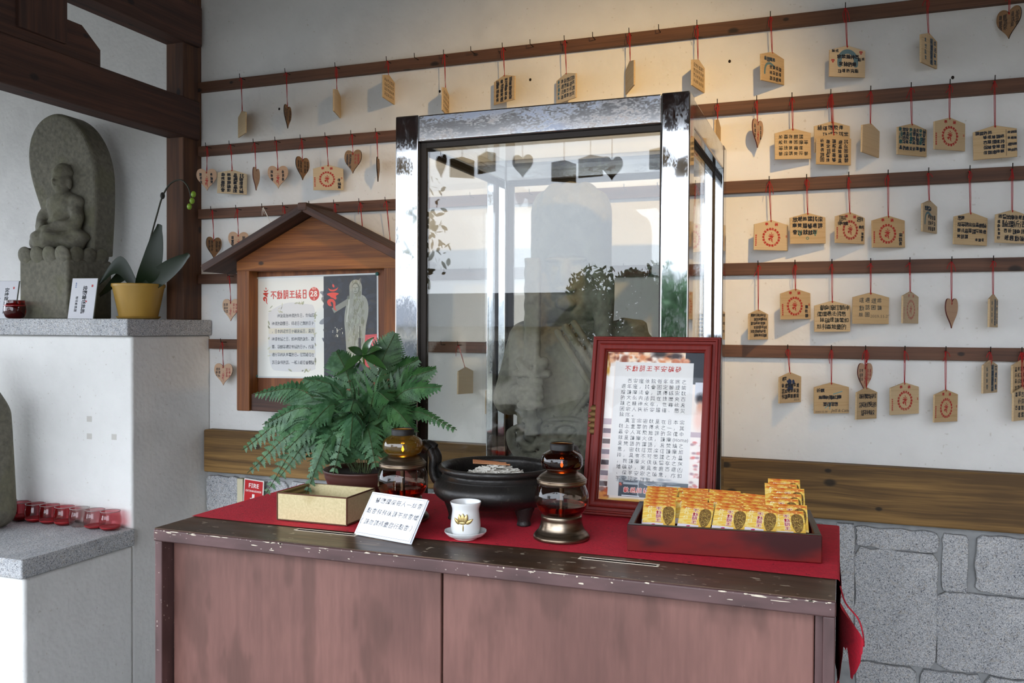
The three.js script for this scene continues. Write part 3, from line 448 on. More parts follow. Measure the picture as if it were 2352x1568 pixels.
// framed notice, leaning on the case
{
  const W = 0.256, H = 0.358, R = 0.031, lean = 0.245;
  const [c, x] = canvas(1024, 1520), r = rng(12);
  // printed photograph round the edge: firelight, dark corners, faces of people as soft patches, rows of dark and pale blocks
  x.fillStyle = '#e9dfd6'; x.fillRect(0, 0, 1024, 1520);
  const blob = (px, py, rx, ry, col) => { x.save(); x.translate(px, py); x.scale(rx * 1.25, ry * 1.25); const gd = x.createRadialGradient(0, 0, 0.35, 0, 0, 1); gd.addColorStop(0, col); gd.addColorStop(1, col + '00'); x.fillStyle = gd; x.beginPath(); x.arc(0, 0, 1, 0, 7); x.fill(); x.restore(); };
  for (let i = 0; i < 110; i++) blob(r() * 900, r() * 130, 14 + 44 * r(), 12 + 34 * r(), ['#d98a5c', '#e8b48a', '#f0d9bd', '#8a4a33', '#f3e6d8', '#5a3528'][Math.floor(r() * 6)]);
  x.fillStyle = '#2d3138'; x.fillRect(820, 0, 204, 330); blob(560, 30, 90, 40, '#3a3435'); blob(720, 50, 70, 40, '#43383a');
  for (let i = 0; i < 14; i++) blob(700 + 150 * r(), 90 + 40 * r(), 30, 25, ['#d58d6c', '#c77a5a', '#e3a888'][i % 3]);
  x.fillStyle = '#c9ccd2'; x.fillRect(930, 310, 94, 150); blob(985, 470, 50, 60, '#2c2a30'); blob(985, 560, 36, 70, '#d9a58c'); blob(975, 680, 50, 110, '#e8c3b3');
  x.fillStyle = '#f4efe8'; x.fillRect(0, 160, 95, 540); for (let i = 0; i < 12; i++) blob(10 + 30 * r(), 40 + 200 * r(), 16, 40, ['#d8a13c', '#b8702e', '#f0d8a0'][i % 3]);
  x.fillStyle = '#b9a6ac'; x.fillRect(0, 700, 100, 60); x.fillRect(900, 800, 124, 50);
  for (let i = 0; i < 8; i++) { x.fillStyle = ['#6b5560', '#4a2c2a', '#74606c', '#3c2a30'][i % 4]; x.fillRect(18, 800 + i * 105, 80, 48); x.fillStyle = '#e2c6c0'; x.fillRect(18, 850 + i * 105, 80, 40); for (let k = 0; k < 6; k++) blob(925 + 80 * r(), 880 + i * 80 + 50 * r(), 24, 14, ['#c98d88', '#efe3de', '#d86f6c', '#a9878c'][k % 4]); }
  for (let i = 0; i < 20; i++) blob(20 + 80 * r(), 1400 + 110 * r(), 30, 24, ['#c0562e', '#7c3a20', '#e0923e'][i % 3]);
  blob(500, 1500, 500, 24, '#d5a33e');
  // the sheet of text
  x.fillStyle = '#dcdad6'; x.fillRect(105, 118, 800, 1340);
  for (let i = 0; i < 160; i++) { x.globalAlpha = 0.1; blob(110 + 780 * r(), 130 + 1200 * r(), 10 + 40 * r(), 8 + 24 * r(), ['#c9c4ba', '#e9e8e6', '#bdb8b0'][i % 3]); } x.globalAlpha = 1;
  x.fillStyle = '#3b4652'; x.fillRect(215, 1300, 690, 160); for (let i = 0; i < 40; i++) { x.globalAlpha = 0.5; blob(220 + 670 * r(), 1270 + 60 * r(), 40, 14, ['#8f979e', '#6c757e', '#dcdad6'][i % 3]); } x.globalAlpha = 1;
  x.fillStyle = '#a9b2b8'; x.fillRect(260, 1320, 150, 22); x.fillRect(690, 1330, 140, 22); x.fillRect(410, 1300, 8, 150); x.fillRect(640, 1330, 8, 120); x.fillStyle = '#c46a4a'; x.fillRect(330, 1400, 80, 20); x.fillStyle = '#e8ecf0'; x.fillRect(250, 1446, 180, 10);
  x.strokeStyle = '#eef2f4'; x.lineWidth = 4; x.beginPath(); x.moveTo(470, 1330); x.quadraticCurveTo(520, 1352, 570, 1330); x.moveTo(570, 1330); x.quadraticCurveTo(600, 1346, 620, 1334); x.stroke();
  pen(x, '#b3362c', 6); x.save(); x.transform(1, 0, -0.12, 1, 28, 0); line(x, '不動明王平安碳砂', 200, 150, 62, 74); x.restore();
  pen(x, '#2b2e30', 3.3);
  const rows = ['　吉安慶修院每年年底之', '週年慶，將會固定辦理柴', '燈護摩法會，讓傳統宗教', '的文化內涵與在地歷史古', '蹟之精神永存，也藉此為', '國家人民祈安賜福、息災', '除厄。', '　真言宗密教是在日本宗', '教上重要的傳承之一，其', '最令人耳熟能詳的祭儀中', '就是護摩火供，護摩', '是梵語的譯語，為焚燒之', '意，密教信眾深信護摩加', '持，具有不可思議之力量', '，而護摩火供後留存之灰', '爐碳砂，更具有趨吉避凶', '、保平安家之喻意，亦如', '平安符之功能。'];
  rows.forEach((t, i) => line(x, t, 178, 285 + i * 57.5, 47, 61.5));
  x.font = '46px sans-serif'; x.fillText('(Homa)', 178 + 9 * 61.5, 285 + 10 * 57.5 + 41);
  x.lineWidth = 13; x.strokeStyle = '#f1dcd6'; line(x, '歡迎結緣 隨喜', 268, 1368, 52, 66); pen(x, '#c23a36', 5); line(x, '歡迎結緣 隨喜', 268, 1368, 52, 66);
  const t = thing('framed_notice', 'red wooden picture frame with a printed notice, leaning on the glass case', 'picture frame', [-0.342, TOP, 1.094]);
  t.rotation.x = -lean; t.rotation.y = 0.0;
  M.frameRed = std({ map: tex(512, 256, (u, v) => lerp3(hex(0x66170f), hex(0x7c2018), clamp(0.5 + 0.9 * (fbm(u, v, 4, 40, 4, 91) - 0.5))), true, [3, 6]), roughness: 0.48, specularIntensity: 0.5 });
  const ring = (o, i, d, z, bev) => { const s = new THREE.Shape(); s.moveTo(-W / 2 + o, o); s.lineTo(W / 2 - o, o); s.lineTo(W / 2 - o, H - o); s.lineTo(-W / 2 + o, H - o); s.closePath(); const h = new THREE.Path(); h.moveTo(-W / 2 + i, i); h.lineTo(-W / 2 + i, H - i); h.lineTo(W / 2 - i, H - i); h.lineTo(W / 2 - i, i); h.closePath(); s.holes.push(h); return grainUV(tr(new THREE.ExtrudeGeometry(s, { depth: d, bevelEnabled: true, bevelSize: bev, bevelThickness: bev, bevelSegments: 3, bevelOffset: -bev }), 0, 0, z), 1); };
  part('moulding', merge([ring(0, R, 0.012, -0.006, 0.002), ring(0.0045, 0.0095, 0.003, 0.008, 0.002), ring(0.015, R - 0.002, 0.003, 0.0075, 0.005)]), M.frameRed, t);
  part('print', tr(new THREE.PlaneGeometry(W - 2 * R + 0.006, H - 2 * R + 0.006), 0, H / 2, 0.001), std({ map: ctex(c), roughness: 0.6 }), t, 'printed sheet of black characters over a photograph');
  part('glazing', tr(new RoundedBoxGeometry(W - 2 * R + 0.005, H - 2 * R + 0.005, 0.0016, 1, 0.0004), 0, H / 2, 0.0032), std({ transmission: 1, thickness: 0, ior: 1.18, roughness: 0.02 }), t);
  part('backing', tr(new RoundedBoxGeometry(W - 0.012, H - 0.012, 0.003, 1, 0.001), 0, H / 2, -0.0085), M.black, t);
  const orn = part('corner_mount', merge([0, 1, 2, 3, 4].map((i) => tr(new THREE.SphereGeometry(1, 10, 8).scale(0.012 - 0.0015 * Math.abs(i - 2), 0.007, 0.003), -W / 2 + 0.013, H * 0.5 - 0.028 + i * 0.0115 + 0.012, 0.0115))), std({ color: 0x5e4423, metalness: 0.7, roughness: 0.5 }), t, 'small tarnished brass ornament on the left rail');
}
// tray of sachets
{
  M.lacquer = std({ map: tex(512, 256, (u, v) => lerp3(hex(0x330a0a), hex(0x68100e), smooth(0.3, 0.7, fbm(u, v, 3, 4, 4, 95))), true, [3, 6]), roughness: 0.45, specularIntensity: 0.45 });
  M.lacquerBlack = std({ color: 0x1b1614, roughness: 0.35 });
  const W = 0.304, D = 0.2, H = 0.043, t = thing('sachet_tray', 'dark red lacquer tray full of orange sachets', 'tray', [-0.183, TOP, 1.226], 0.115);
  const b = 0.011;
  for (const z of [D / 2 - b, -D / 2]) part('side', slab(-W / 2, W / 2, 0, H, z, z + b, 0, 0.0015), M.lacquer, t);
  for (const x of [-W / 2, W / 2 - b]) part('side', slab(x, x + b, 0, H, -D / 2 + b, D / 2 - b, 2, 0.0015), M.lacquer, t);
  part('rim', merge([slab(-W / 2 + 0.001, W / 2 - 0.001, H, H + 0.0008, D / 2 - b + 0.001, D / 2 - 0.001, 0, 0.0004), slab(-W / 2 + 0.001, W / 2 - 0.001, H, H + 0.0008, -D / 2 + 0.001, -D / 2 + b - 0.001, 0, 0.0004), slab(-W / 2 + 0.001, -W / 2 + b - 0.001, H, H + 0.0008, -D / 2 + b, D / 2 - b, 0, 0.0004), slab(W / 2 - b + 0.001, W / 2 - 0.001, H, H + 0.0008, -D / 2 + b, D / 2 - b, 0, 0.0004)]), M.lacquerBlack, t, 'black edge of the tray');
  part('bottom', slab(-W / 2 + b, W / 2 - b, 0.001, 0.006, -D / 2 + b, D / 2 - b, 0, 0.001), M.lacquerBlack, t);
  // printed sachet
  const [c, x] = canvas(420, 540), r = rng(33);
  const gr = ['#e9a03a', '#f2bd4c', '#f8d768', '#fcebA6', '#e68a34', '#d9622a'];
  x.fillStyle = '#f5c658'; x.fillRect(0, 0, 420, 540);
  for (let i = 0; i < 260; i++) { const py = r() * 540, px = r() * 420; x.fillStyle = py < 120 ? gr[Math.floor(r() * 3) + 3 - (r() < 0.5 ? 3 : 0)] : gr[1 + Math.floor(r() * 3)]; x.globalAlpha = 0.55; x.beginPath(); x.ellipse(px, py, 20 + 50 * r(), 6 + 12 * r(), -0.3 + 0.3 * r(), 0, 7); x.fill(); } x.globalAlpha = 1;
  for (let i = 0; i < 26; i++) { x.fillStyle = ['#d8602c', '#e27a3a'][i % 2]; x.globalAlpha = 0.7; x.beginPath(); x.ellipse(r() * 420, r() * 90, 14 + 30 * r(), 6 + 10 * r(), 0, 0, 7); x.fill(); } x.globalAlpha = 1;
  // pale mark on the left, characters down the middle, the gold and brown carved head as a mottled patch on the right, white foot with a pink leaf
  for (let k = 0; k < 3; k++) { x.fillStyle = '#f6f0cf'; x.globalAlpha = 0.85; x.beginPath(); x.ellipse(85, 110 + k * 90, 26, 30, 0, 0, 7); x.moveTo(60, 140 + k * 90); x.lineTo(115, 140 + k * 90); x.lineTo(85, 75 + k * 90); x.fill(); } x.globalAlpha = 1;
  x.fillStyle = '#8a6a3a'; x.beginPath(); x.moveTo(262, 130); x.bezierCurveTo(300, 50, 380, 60, 400, 150); x.bezierCurveTo(415, 280, 390, 420, 330, 470); x.bezierCurveTo(270, 430, 240, 260, 262, 130); x.fill();
  for (let i = 0; i < 260; i++) { const a = r() * 7, q = Math.sqrt(r()); x.fillStyle = ['#5a4228', '#a8874c', '#7a5c34', '#d8bb5a', '#3c2c1c', '#b89a60'][Math.floor(r() * 6)]; x.beginPath(); x.ellipse(328 + Math.cos(a) * 62 * q, 270 + Math.sin(a) * 190 * q, 3 + 8 * r(), 2 + 6 * r(), a, 0, 7); x.fill(); }
  pen(x, '#fff6ee', 17); '不動明王'.split('').forEach((ch, i) => letter(x, ch, 165, 95 + i * 82, 74)); pen(x, '#a8202c', 8.5); '不動明王'.split('').forEach((ch, i) => letter(x, ch, 165, 95 + i * 82, 74));
  x.fillStyle = '#efe6ee'; x.fillRect(0, 432, 270, 108); x.fillStyle = '#c8467c'; x.beginPath(); x.ellipse(140, 466, 26, 14, -0.3, 0, 7); x.fill(); x.fillRect(84, 500, 120, 5);
  const sm = std({ map: ctex(c), roughness: 0.32, clearcoat: 0.3 });
  const PWd = 0.054, PH = 0.06;
  const pg = new THREE.PlaneGeometry(PWd, PH, 6, 6), back = new THREE.PlaneGeometry(PWd, PH, 6, 6).rotateY(Math.PI);
  for (const [q, s] of [[pg, 1], [back, -1]]) { const P = q.attributes.position; for (let i = 0; i < P.count; i++) { const a = 1 - (P.getX(i) / (PWd / 2)) ** 2, b2 = 1 - (P.getY(i) / (PH / 2)) ** 2; P.setZ(i, s * (0.0003 + 0.0014 * Math.sqrt(Math.max(0, a * b2)))); } q.computeVertexNormals(); }
  const sg = merge([pg, back]); tr(sg, 0, PH / 2, 0);
  const names = ['front', 'second', 'third', 'fourth', 'fifth', 'sixth', 'seventh'], stacks = ['leftmost', 'second', 'middle', 'fourth', 'rightmost'];
  const cols = [[-0.105, 6, 0.0, 0.0125, 0.0], [-0.048, 6, 0.09, 0.0125, 0.004], [0.008, 6, 0.1, 0.0125, 0.006], [0.056, 5, 0.13, 0.014, 0.002], [0.104, 7, -0.02, 0.0145, 0.006]];
  cols.forEach(([cx, n, rz, dy, dx], ci) => { for (let k = 0; k < n; k++) {
    const z = D / 2 - b - 0.024 - k * 0.0175, lift = 0.0265 + k * (ci === 4 ? 0.005 : 0.0018) + 0.002 * r();
    const s = single('sachet', sg, sm, `orange and gold printed sachet, ${names[k]} of the ${stacks[ci]} stack in the tray`, 'sachet', 'sachets in the lacquer tray');
    const l = new THREE.Vector3(cx + dx * Math.sin(k * 2.1) + 0.003 * (r() - 0.5), 0.003 + lift, z).applyAxisAngle(V3(0, 1, 0), 0.115);
    s.position.set(-0.183 + l.x, TOP + l.y, 1.226 + l.z); s.rotation.order = 'YXZ'; s.rotation.set(-0.98 + 0.02 * k, 0.115 + 0.06 * (r() - 0.5), -rz * (k ? 0.6 * r() : 1));
  } });
}
// cream box
{
  M.weave = std({ map: tex(512, 512, (u, v) => { const a = 0.5 + 0.5 * Math.sin(u * Math.PI * 2 * 130), b = fbm(u, v, 6, 6, 4, 97), c = fbm(u, v, 110, 110, 2, 98); return lerp3(lerp3(hex(0xb9aa7c), hex(0xd8caa0), clamp(0.35 + 0.3 * a + 0.7 * (c - 0.3))), hex(0xa18c5c), smooth(0.55, 0.8, b) * 0.35); }, true, [3.5, 3.5]), roughness: 0.85 });
  M.ply = std({ map: tex(256, 256, (u, v) => lerp3(hex(0x6e5a38), hex(0xa8935f), smooth(0.35, 0.6, Math.sin(v * Math.PI * 2 * 26) * 0.5 + 0.5)), true, [4, 4]), roughness: 0.85 });
  M.edge = std({ color: 0x59341f, roughness: 0.8 });
  const W = 0.15, D = 0.106, H = 0.052, t = thing('cream_box', 'open cream cloth-covered box with dark edges on the red cloth', 'box', [-0.918, TOP, 1.306], 0.01), b = 0.004;
  part('front', slab(-W / 2, W / 2, 0, H, D / 2 - b, D / 2, 1, 0.0005), M.weave, t); part('back', slab(-W / 2, W / 2, 0, H, -D / 2, -D / 2 + b, 1, 0.0005), M.weave, t);
  part('end', slab(-W / 2, -W / 2 + b, 0, H, -D / 2 + b, D / 2 - b, 2, 0.0005), M.ply, t); part('end', slab(W / 2 - b, W / 2, 0, H, -D / 2 + b, D / 2 - b, 1, 0.0005), M.weave, t);
  part('bottom', slab(-W / 2 + b, W / 2 - b, 0, 0.004, -D / 2 + b, D / 2 - b, 0, 0.0005), M.weave, t);
  const e = 0.0014, edge = []; for (const z of [D / 2, -D / 2]) for (const y of [e / 2, H - e / 2]) edge.push(bar([-W / 2, y, z], [W / 2, y, z], e)); for (const x of [-W / 2, W / 2]) { for (const y of [e / 2 + 0.001, H - e / 2]) edge.push(bar([x, y, -D / 2], [x, y, D / 2], e)); for (const z of [D / 2, -D / 2]) edge.push(bar([x, 0.001, z], [x, H, z], e)); }
  part('edging', merge(edge), M.edge, t, 'dark brown edges of the box');
}
// folded card sign
{
  const [c, x] = canvas(1000, 640);
  x.fillStyle = '#f4f5f8'; x.fillRect(0, 0, 1000, 640); x.strokeStyle = '#6a6e78'; x.lineWidth = 4; x.strokeRect(22, 22, 956, 596);
  pen(x, '#23252b', 5.5); x.save(); x.transform(1, 0, -0.14, 1, 44, 0);
  line(x, '響應環保每人一炷香', 95, 70, 84, 95); line(x, '點香拜拜後請平放香爐', 40, 235, 84, 94); line(x, '(請勿讓孩童自行點香)', 10, 400, 84, 90); x.restore();
  const W = 0.128, H = 0.082, t = thing('folded_sign', 'white folded card sign lettered in three lines of black characters', 'sign', [-0.737, TOP, 1.418], -0.225);
  const card = std({ color: 0xe9ebef, roughness: 0.5 }), a = 0.62;
  const f = part('front_panel', new RoundedBoxGeometry(W, H, 0.0012, 1, 0.0004).translate(0, H / 2, 0), card, t); f.rotation.x = -a;
  const fp = part('print', tr(new THREE.PlaneGeometry(W - 0.001, H - 0.001), 0, H / 2, 0.0009), std({ map: ctex(c), roughness: 0.35 }), f, 'three lines of black brush characters'); void fp;
  const bk = part('back_panel', new RoundedBoxGeometry(W, H, 0.0012, 1, 0.0004).translate(0.002, H / 2 - 0.0006, -0.0022), card, t); bk.rotation.x = -a;
  const ft = part('foot', new RoundedBoxGeometry(0.03, 0.06, 0.0012, 1, 0.0004).translate(-0.02, 0.03, 0), card, t); ft.position.z = -0.09; ft.rotation.x = 0.38;
}
// porcelain cup on a saucer
{
  M.porcelain = std({ color: 0xe6e7e6, roughness: 0.16, clearcoat: 0.4 }); M.gold = std({ color: 0xc4ab72, metalness: 0.8, roughness: 0.35 });
  const P = [-0.603, TOP, 1.362];
  const sau = smoothProfile([[0.0, 0.0], [0.02, 0.0], [0.022, 0.002], [0.03, 0.006], [0.036, 0.0135], [0.035, 0.0138], [0.028, 0.008], [0.018, 0.0045], [0, 0.004]], 40);
  const sg = lathe(sau, 72), sp = sg.attributes.position; for (let i = 0; i < sp.count; i++) { const X = sp.getX(i), Z = sp.getZ(i), q = len(X, Z), k = 1 + 0.045 * Math.abs(Math.cos(Math.atan2(Z, X) * 4)) * smooth(0.02, 0.036, q); sp.setXYZ(i, X * k, sp.getY(i), Z * k); } sg.computeVertexNormals();
  const sc = single('saucer', sg, M.porcelain, 'white porcelain saucer with a scalloped rim', 'saucer'); sc.position.set(...P);
  const cup = thing('porcelain_cup', 'small white porcelain cup with a gold lotus in relief', 'cup', [P[0], P[1] + 0.0052, P[2]]);
  part('body', lathe(smoothProfile([[0, 0], [0.019, 0], [0.0235, 0.004], [0.0262, 0.017], [0.0245, 0.034], [0.0235, 0.046], [0.0268, 0.0585], [0.0258, 0.0588], [0.0222, 0.046], [0.0228, 0.03], [0.024, 0.016], [0.018, 0.005], [0, 0.004]], 90), 64), M.porcelain, cup);
  const petal = (ax, ay, rz, sx, sy) => { const g = new THREE.SphereGeometry(1, 16, 12).scale(sx, sy, 0.002); const q = g.attributes.position; for (let i = 0; i < q.count; i++) { const k = 1 - 0.45 * smooth(0, sy, q.getY(i)); q.setX(i, q.getX(i) * k); } g.computeVertexNormals(); g.rotateZ(rz).translate(ax, ay, 0); for (let i = 0; i < q.count; i++) { const X = q.getX(i); q.setZ(i, q.getZ(i) + Math.sqrt(Math.max(0, 0.0255 ** 2 - X * X)) - 0.0003); } return g; };
  const lotus = part('lotus', merge([petal(-0.0005, 0.034, 0, 0.005, 0.0085), petal(-0.0055, 0.0335, 0.25, 0.0042, 0.008), petal(0.0045, 0.0335, -0.25, 0.0042, 0.008), petal(-0.0115, 0.029, 0.75, 0.0035, 0.007), petal(0.0105, 0.0285, -0.95, 0.0035, 0.007), petal(-0.001, 0.0265, 0, 0.007, 0.003), petal(0.0, 0.019, 0, 0.0014, 0.0075)]), M.gold, cup, 'gold lotus flower'); lotus.rotation.y = 0.24;
}
// oil lamps
function oilLamp(label, pos, k, chimney) {
  const t = thing('oil_lamp', label, 'oil lamp', pos, 0, 'pair of glass oil lamps'); const s = (a) => a.map(([r, y]) => [r * k, y * k]);
  M.lampMetal ??= std({ map: tex(256, 256, (u, v) => lerp3(hex(0x5c4c3c), hex(0xa89a88), clamp(0.5 + 1.4 * (fbm(u, v, 5, 20, 4, 99) - 0.5)))), metalness: 0.95, roughness: 0.3 });
  M.smoke ??= std({ color: 0xcfc2b6, transmission: 1, thickness: 0, ior: 1.5, roughness: 0.02 });
  M.oil ??= std({ color: 0xffffff, transmission: 1, thickness: 0.03, ior: 1.36, roughness: 0.02, attenuationColor: new THREE.Color(0xd8502a), attenuationDistance: 0.05 });
  part('base', lathe(smoothProfile(s([[0, 0], [0.047, 0], [0.048, 0.004], [0.046, 0.008], [0.039, 0.016], [0.0345, 0.03], [0.034, 0.04], [0.0, 0.0405]]), 50), 56), M.lampMetal, t);
  part('bowl', lathe(smoothProfile(s([[0.034, 0.0415], [0.0405, 0.05], [0.0455, 0.064], [0.0455, 0.076], [0.0415, 0.088], [0.0385, 0.0935]]), 40), 56), M.smoke, t, 'clear glass oil bowl');
  part('oil', lathe(s([[0, 0.0425], [0.034, 0.043], [0.0398, 0.0508], [0.0428, 0.058], [0.0428, 0.0582], [0, 0.0582]]), 48), M.oil, t, 'reddish lamp oil');
  part('wick_tube', bar([0, 0.045 * k, 0], [0, 0.11 * k, 0], 0.004 * k, 10), M.lampMetal, t);
  const lid = part('collar', lathe(smoothProfile(s([[0.0, 0.094], [0.0415, 0.0935], [0.042, 0.1], [0.0405, 0.1035], [0.036, 0.108], [0.03, 0.112], [0.025, 0.1145], [0, 0.1145]]), 50), 56), M.lampMetal, t);
  part('band', tr(new THREE.TorusGeometry(0.0415 * k, 0.0016 * k, 8, 56).rotateX(Math.PI / 2), 0, 0.1005 * k, 0), M.lampMetal, lid);
  part('chimney', lathe(smoothProfile(s([[0.023, 0.1146], [0.0325, 0.12], [0.0362, 0.13], [0.0335, 0.142], [0.023, 0.149], [0.02, 0.151], [0.0195, 0.161]]), 44), 56), chimney, t, 'tinted glass chimney');
  part('rim', tr(new THREE.TorusGeometry(0.0195 * k, 0.0014 * k, 8, 48).rotateX(Math.PI / 2), 0, 0.161 * k, 0), M.black, t);
  part('chimney_neck', lathe(s([[0.0202, 0.151], [0.0205, 0.152], [0.0205, 0.16], [0.02, 0.161]]), 48), M.black, t);
  const fl = part('flame', lathe(smoothProfile(s([[0, 0.12], [0.002, 0.1225], [0.0024, 0.125], [0.0011, 0.129], [0, 0.1325]]), 20), 16), std({ color: 0x301808, emissive: new THREE.Color().setRGB(1, 0.5, 0.12), emissiveIntensity: 18 }), t, 'small burning flame'); void fl;
  const l = new THREE.PointLight(new THREE.Color().setRGB(1, 0.55, 0.18), 0.012, 0, 2); l.position.set(0, 0.128 * k, 0); l.name = 'flame_light'; l.shadow.radius = 0.15; l.castShadow = true; t.add(l);
}
oilLamp('oil lamp with a dark amber chimney, right of the black censer', [-0.449, TOP, 1.298], 1.02, std({ color: 0x5a2408, transmission: 0.96, thickness: 0, ior: 1.5, roughness: 0.03 }));
oilLamp('oil lamp with an olive-gold chimney, left of the black censer', [-0.778, TOP, 1.262], 1.06, std({ color: 0x77662c, transmission: 0.75, thickness: 0, ior: 1.6, roughness: 0.08 }));
// censer with ash and incense ends
{
  M.bronze = std({ map: tex(512, 256, (u, v) => { const a = fbm(u, v, 6, 6, 4, 201), b = fbm(u, v, 60, 60, 3, 202); return lerp3(lerp3(hex(0x1d1b1a), hex(0x35322f), a), hex(0x5a5348), smooth(0.72, 0.8, b) * 0.5); }, true, [3, 1]), roughness: 0.42, metalness: 0.35, bumpMap: tex(256, 256, (u, v) => grey(fbm(u, v, 40, 40, 3, 203)), false, [3, 1]), bumpScale: 0.0005 });
  const c = thing('incense_censer', 'round black bronze censer with upright loop handles on three feet', 'censer', [-0.613, TOP, 1.186], 0.12);
  part('bowl', lathe(smoothProfile([[0, 0.024], [0.06, 0.024], [0.1, 0.034], [0.122, 0.052], [0.1215, 0.066], [0.108, 0.08], [0.1035, 0.087], [0.1045, 0.09], [0.113, 0.094], [0.1145, 0.098], [0.112, 0.1025], [0.107, 0.1025], [0.1, 0.097], [0.099, 0.085], [0.1, 0.07], [0.09, 0.058], [0, 0.055]], 120), 80), M.bronze, c);
  part('band', tr(new THREE.TorusGeometry(0.1085, 0.0014, 8, 80).rotateX(Math.PI / 2), 0, 0.0795, 0), M.bronze, c);
  for (let i = 0; i < 3; i++) { const a = -0.55 + i * 2.094 + 1.57 - 0.35, q = lathe(smoothProfile([[0, 0], [0.013, 0], [0.012, 0.008], [0.016, 0.022], [0.02, 0.036], [0, 0.045]], 24), 24); part('foot', tr(q, 0.082 * Math.cos(a), 0, 0.082 * Math.sin(a)), M.bronze, c); }
  for (const s of [-1, 1]) {
    const h = []; for (const z of [-0.014, 0.014]) h.push(tube([[s * 0.108, 0.062, z], [s * 0.122, 0.072, z], [s * 0.127, 0.09, z], [s * 0.126, 0.112, z], [s * 0.134, 0.128, z * 0.8]], 0.0082, 30, 10));
    h.push(tube([[s * 0.134, 0.127, 0.0125], [s * 0.146, 0.135, 0.01], [s * 0.149, 0.136, 0], [s * 0.146, 0.135, -0.01], [s * 0.134, 0.127, -0.0125]], 0.009, 30, 10), tube([[s * 0.126, 0.128, 0], [s * 0.138, 0.134, 0], [s * 0.152, 0.128, 0]], 0.0105, 20, 12), new THREE.SphereGeometry(0.0105, 14, 10).translate(s * 0.152, 0.128, 0));
    const hg = merge(h); part('handle', hg, M.bronze, c);
  }
  const ash = lathe([[0, 0.088], [0.03, 0.085], [0.06, 0.077], [0.0995, 0.07], [0.0985, 0.062], [0, 0.06]], 48);
  M.ash = std({ map: tex(256, 256, (u, v) => sc3(hex(0x4b463f), 0.6 + 0.8 * fbm(u, v, 30, 30, 3, 205)), true, [2, 2]), bumpMap: tex(256, 256, (u, v) => grey(fbm(u, v, 50, 50, 3, 207)), false), bumpScale: 0.002, roughness: 1 });
  part('ash_bed', ash, M.ash, c, 'dark ash in the bowl');
  const r = rng(8), bits = [];
  for (let i = 0; i < 520; i++) { const a = r() * 6.283, q = Math.sqrt(r()) * 0.05, L = 0.008 + 0.018 * r(), h = 0.085 + 0.019 * (1 - (q / 0.05) ** 2) * r(); bits.push(tr(new THREE.CylinderGeometry(0.0014, 0.0014, L, 5).rotateZ(Math.PI / 2 + 0.5 * (r() - 0.5)).rotateY((r() - 0.5) * 1.6 + (r() < 0.3 ? 1.2 : 0)), q * Math.cos(a) + 0.002, h, q * Math.sin(a) * 0.8 + 0.012)); }
  part('burnt_incense', merge(bits), std({ color: 0xd6d2c8, roughness: 1 }), c, 'heap of pale burnt incense ends').userData.kind = 'stuff';
  for (let i = 0; i < 4; i++) { const s = single('incense_stick', tr(new THREE.CylinderGeometry(0.0016, 0.0016, 0.075 - 0.006 * i, 8).rotateZ(Math.PI / 2).rotateY(0.05 - 0.06 * i), -0.62 - 0.006 * i, TOP + 0.105 + 0.002 * (i % 2), 1.2 - 0.005 * i), std({ color: [0xa7724c, 0x9c6541, 0xb08058, 0x8f5c3a][i], roughness: 0.9 }), ['frontmost', 'second', 'third', 'rearmost'][i] + ' brown incense stick lying on the pale ends in the censer', 'incense', 'incense sticks in the censer'); void s; }
}
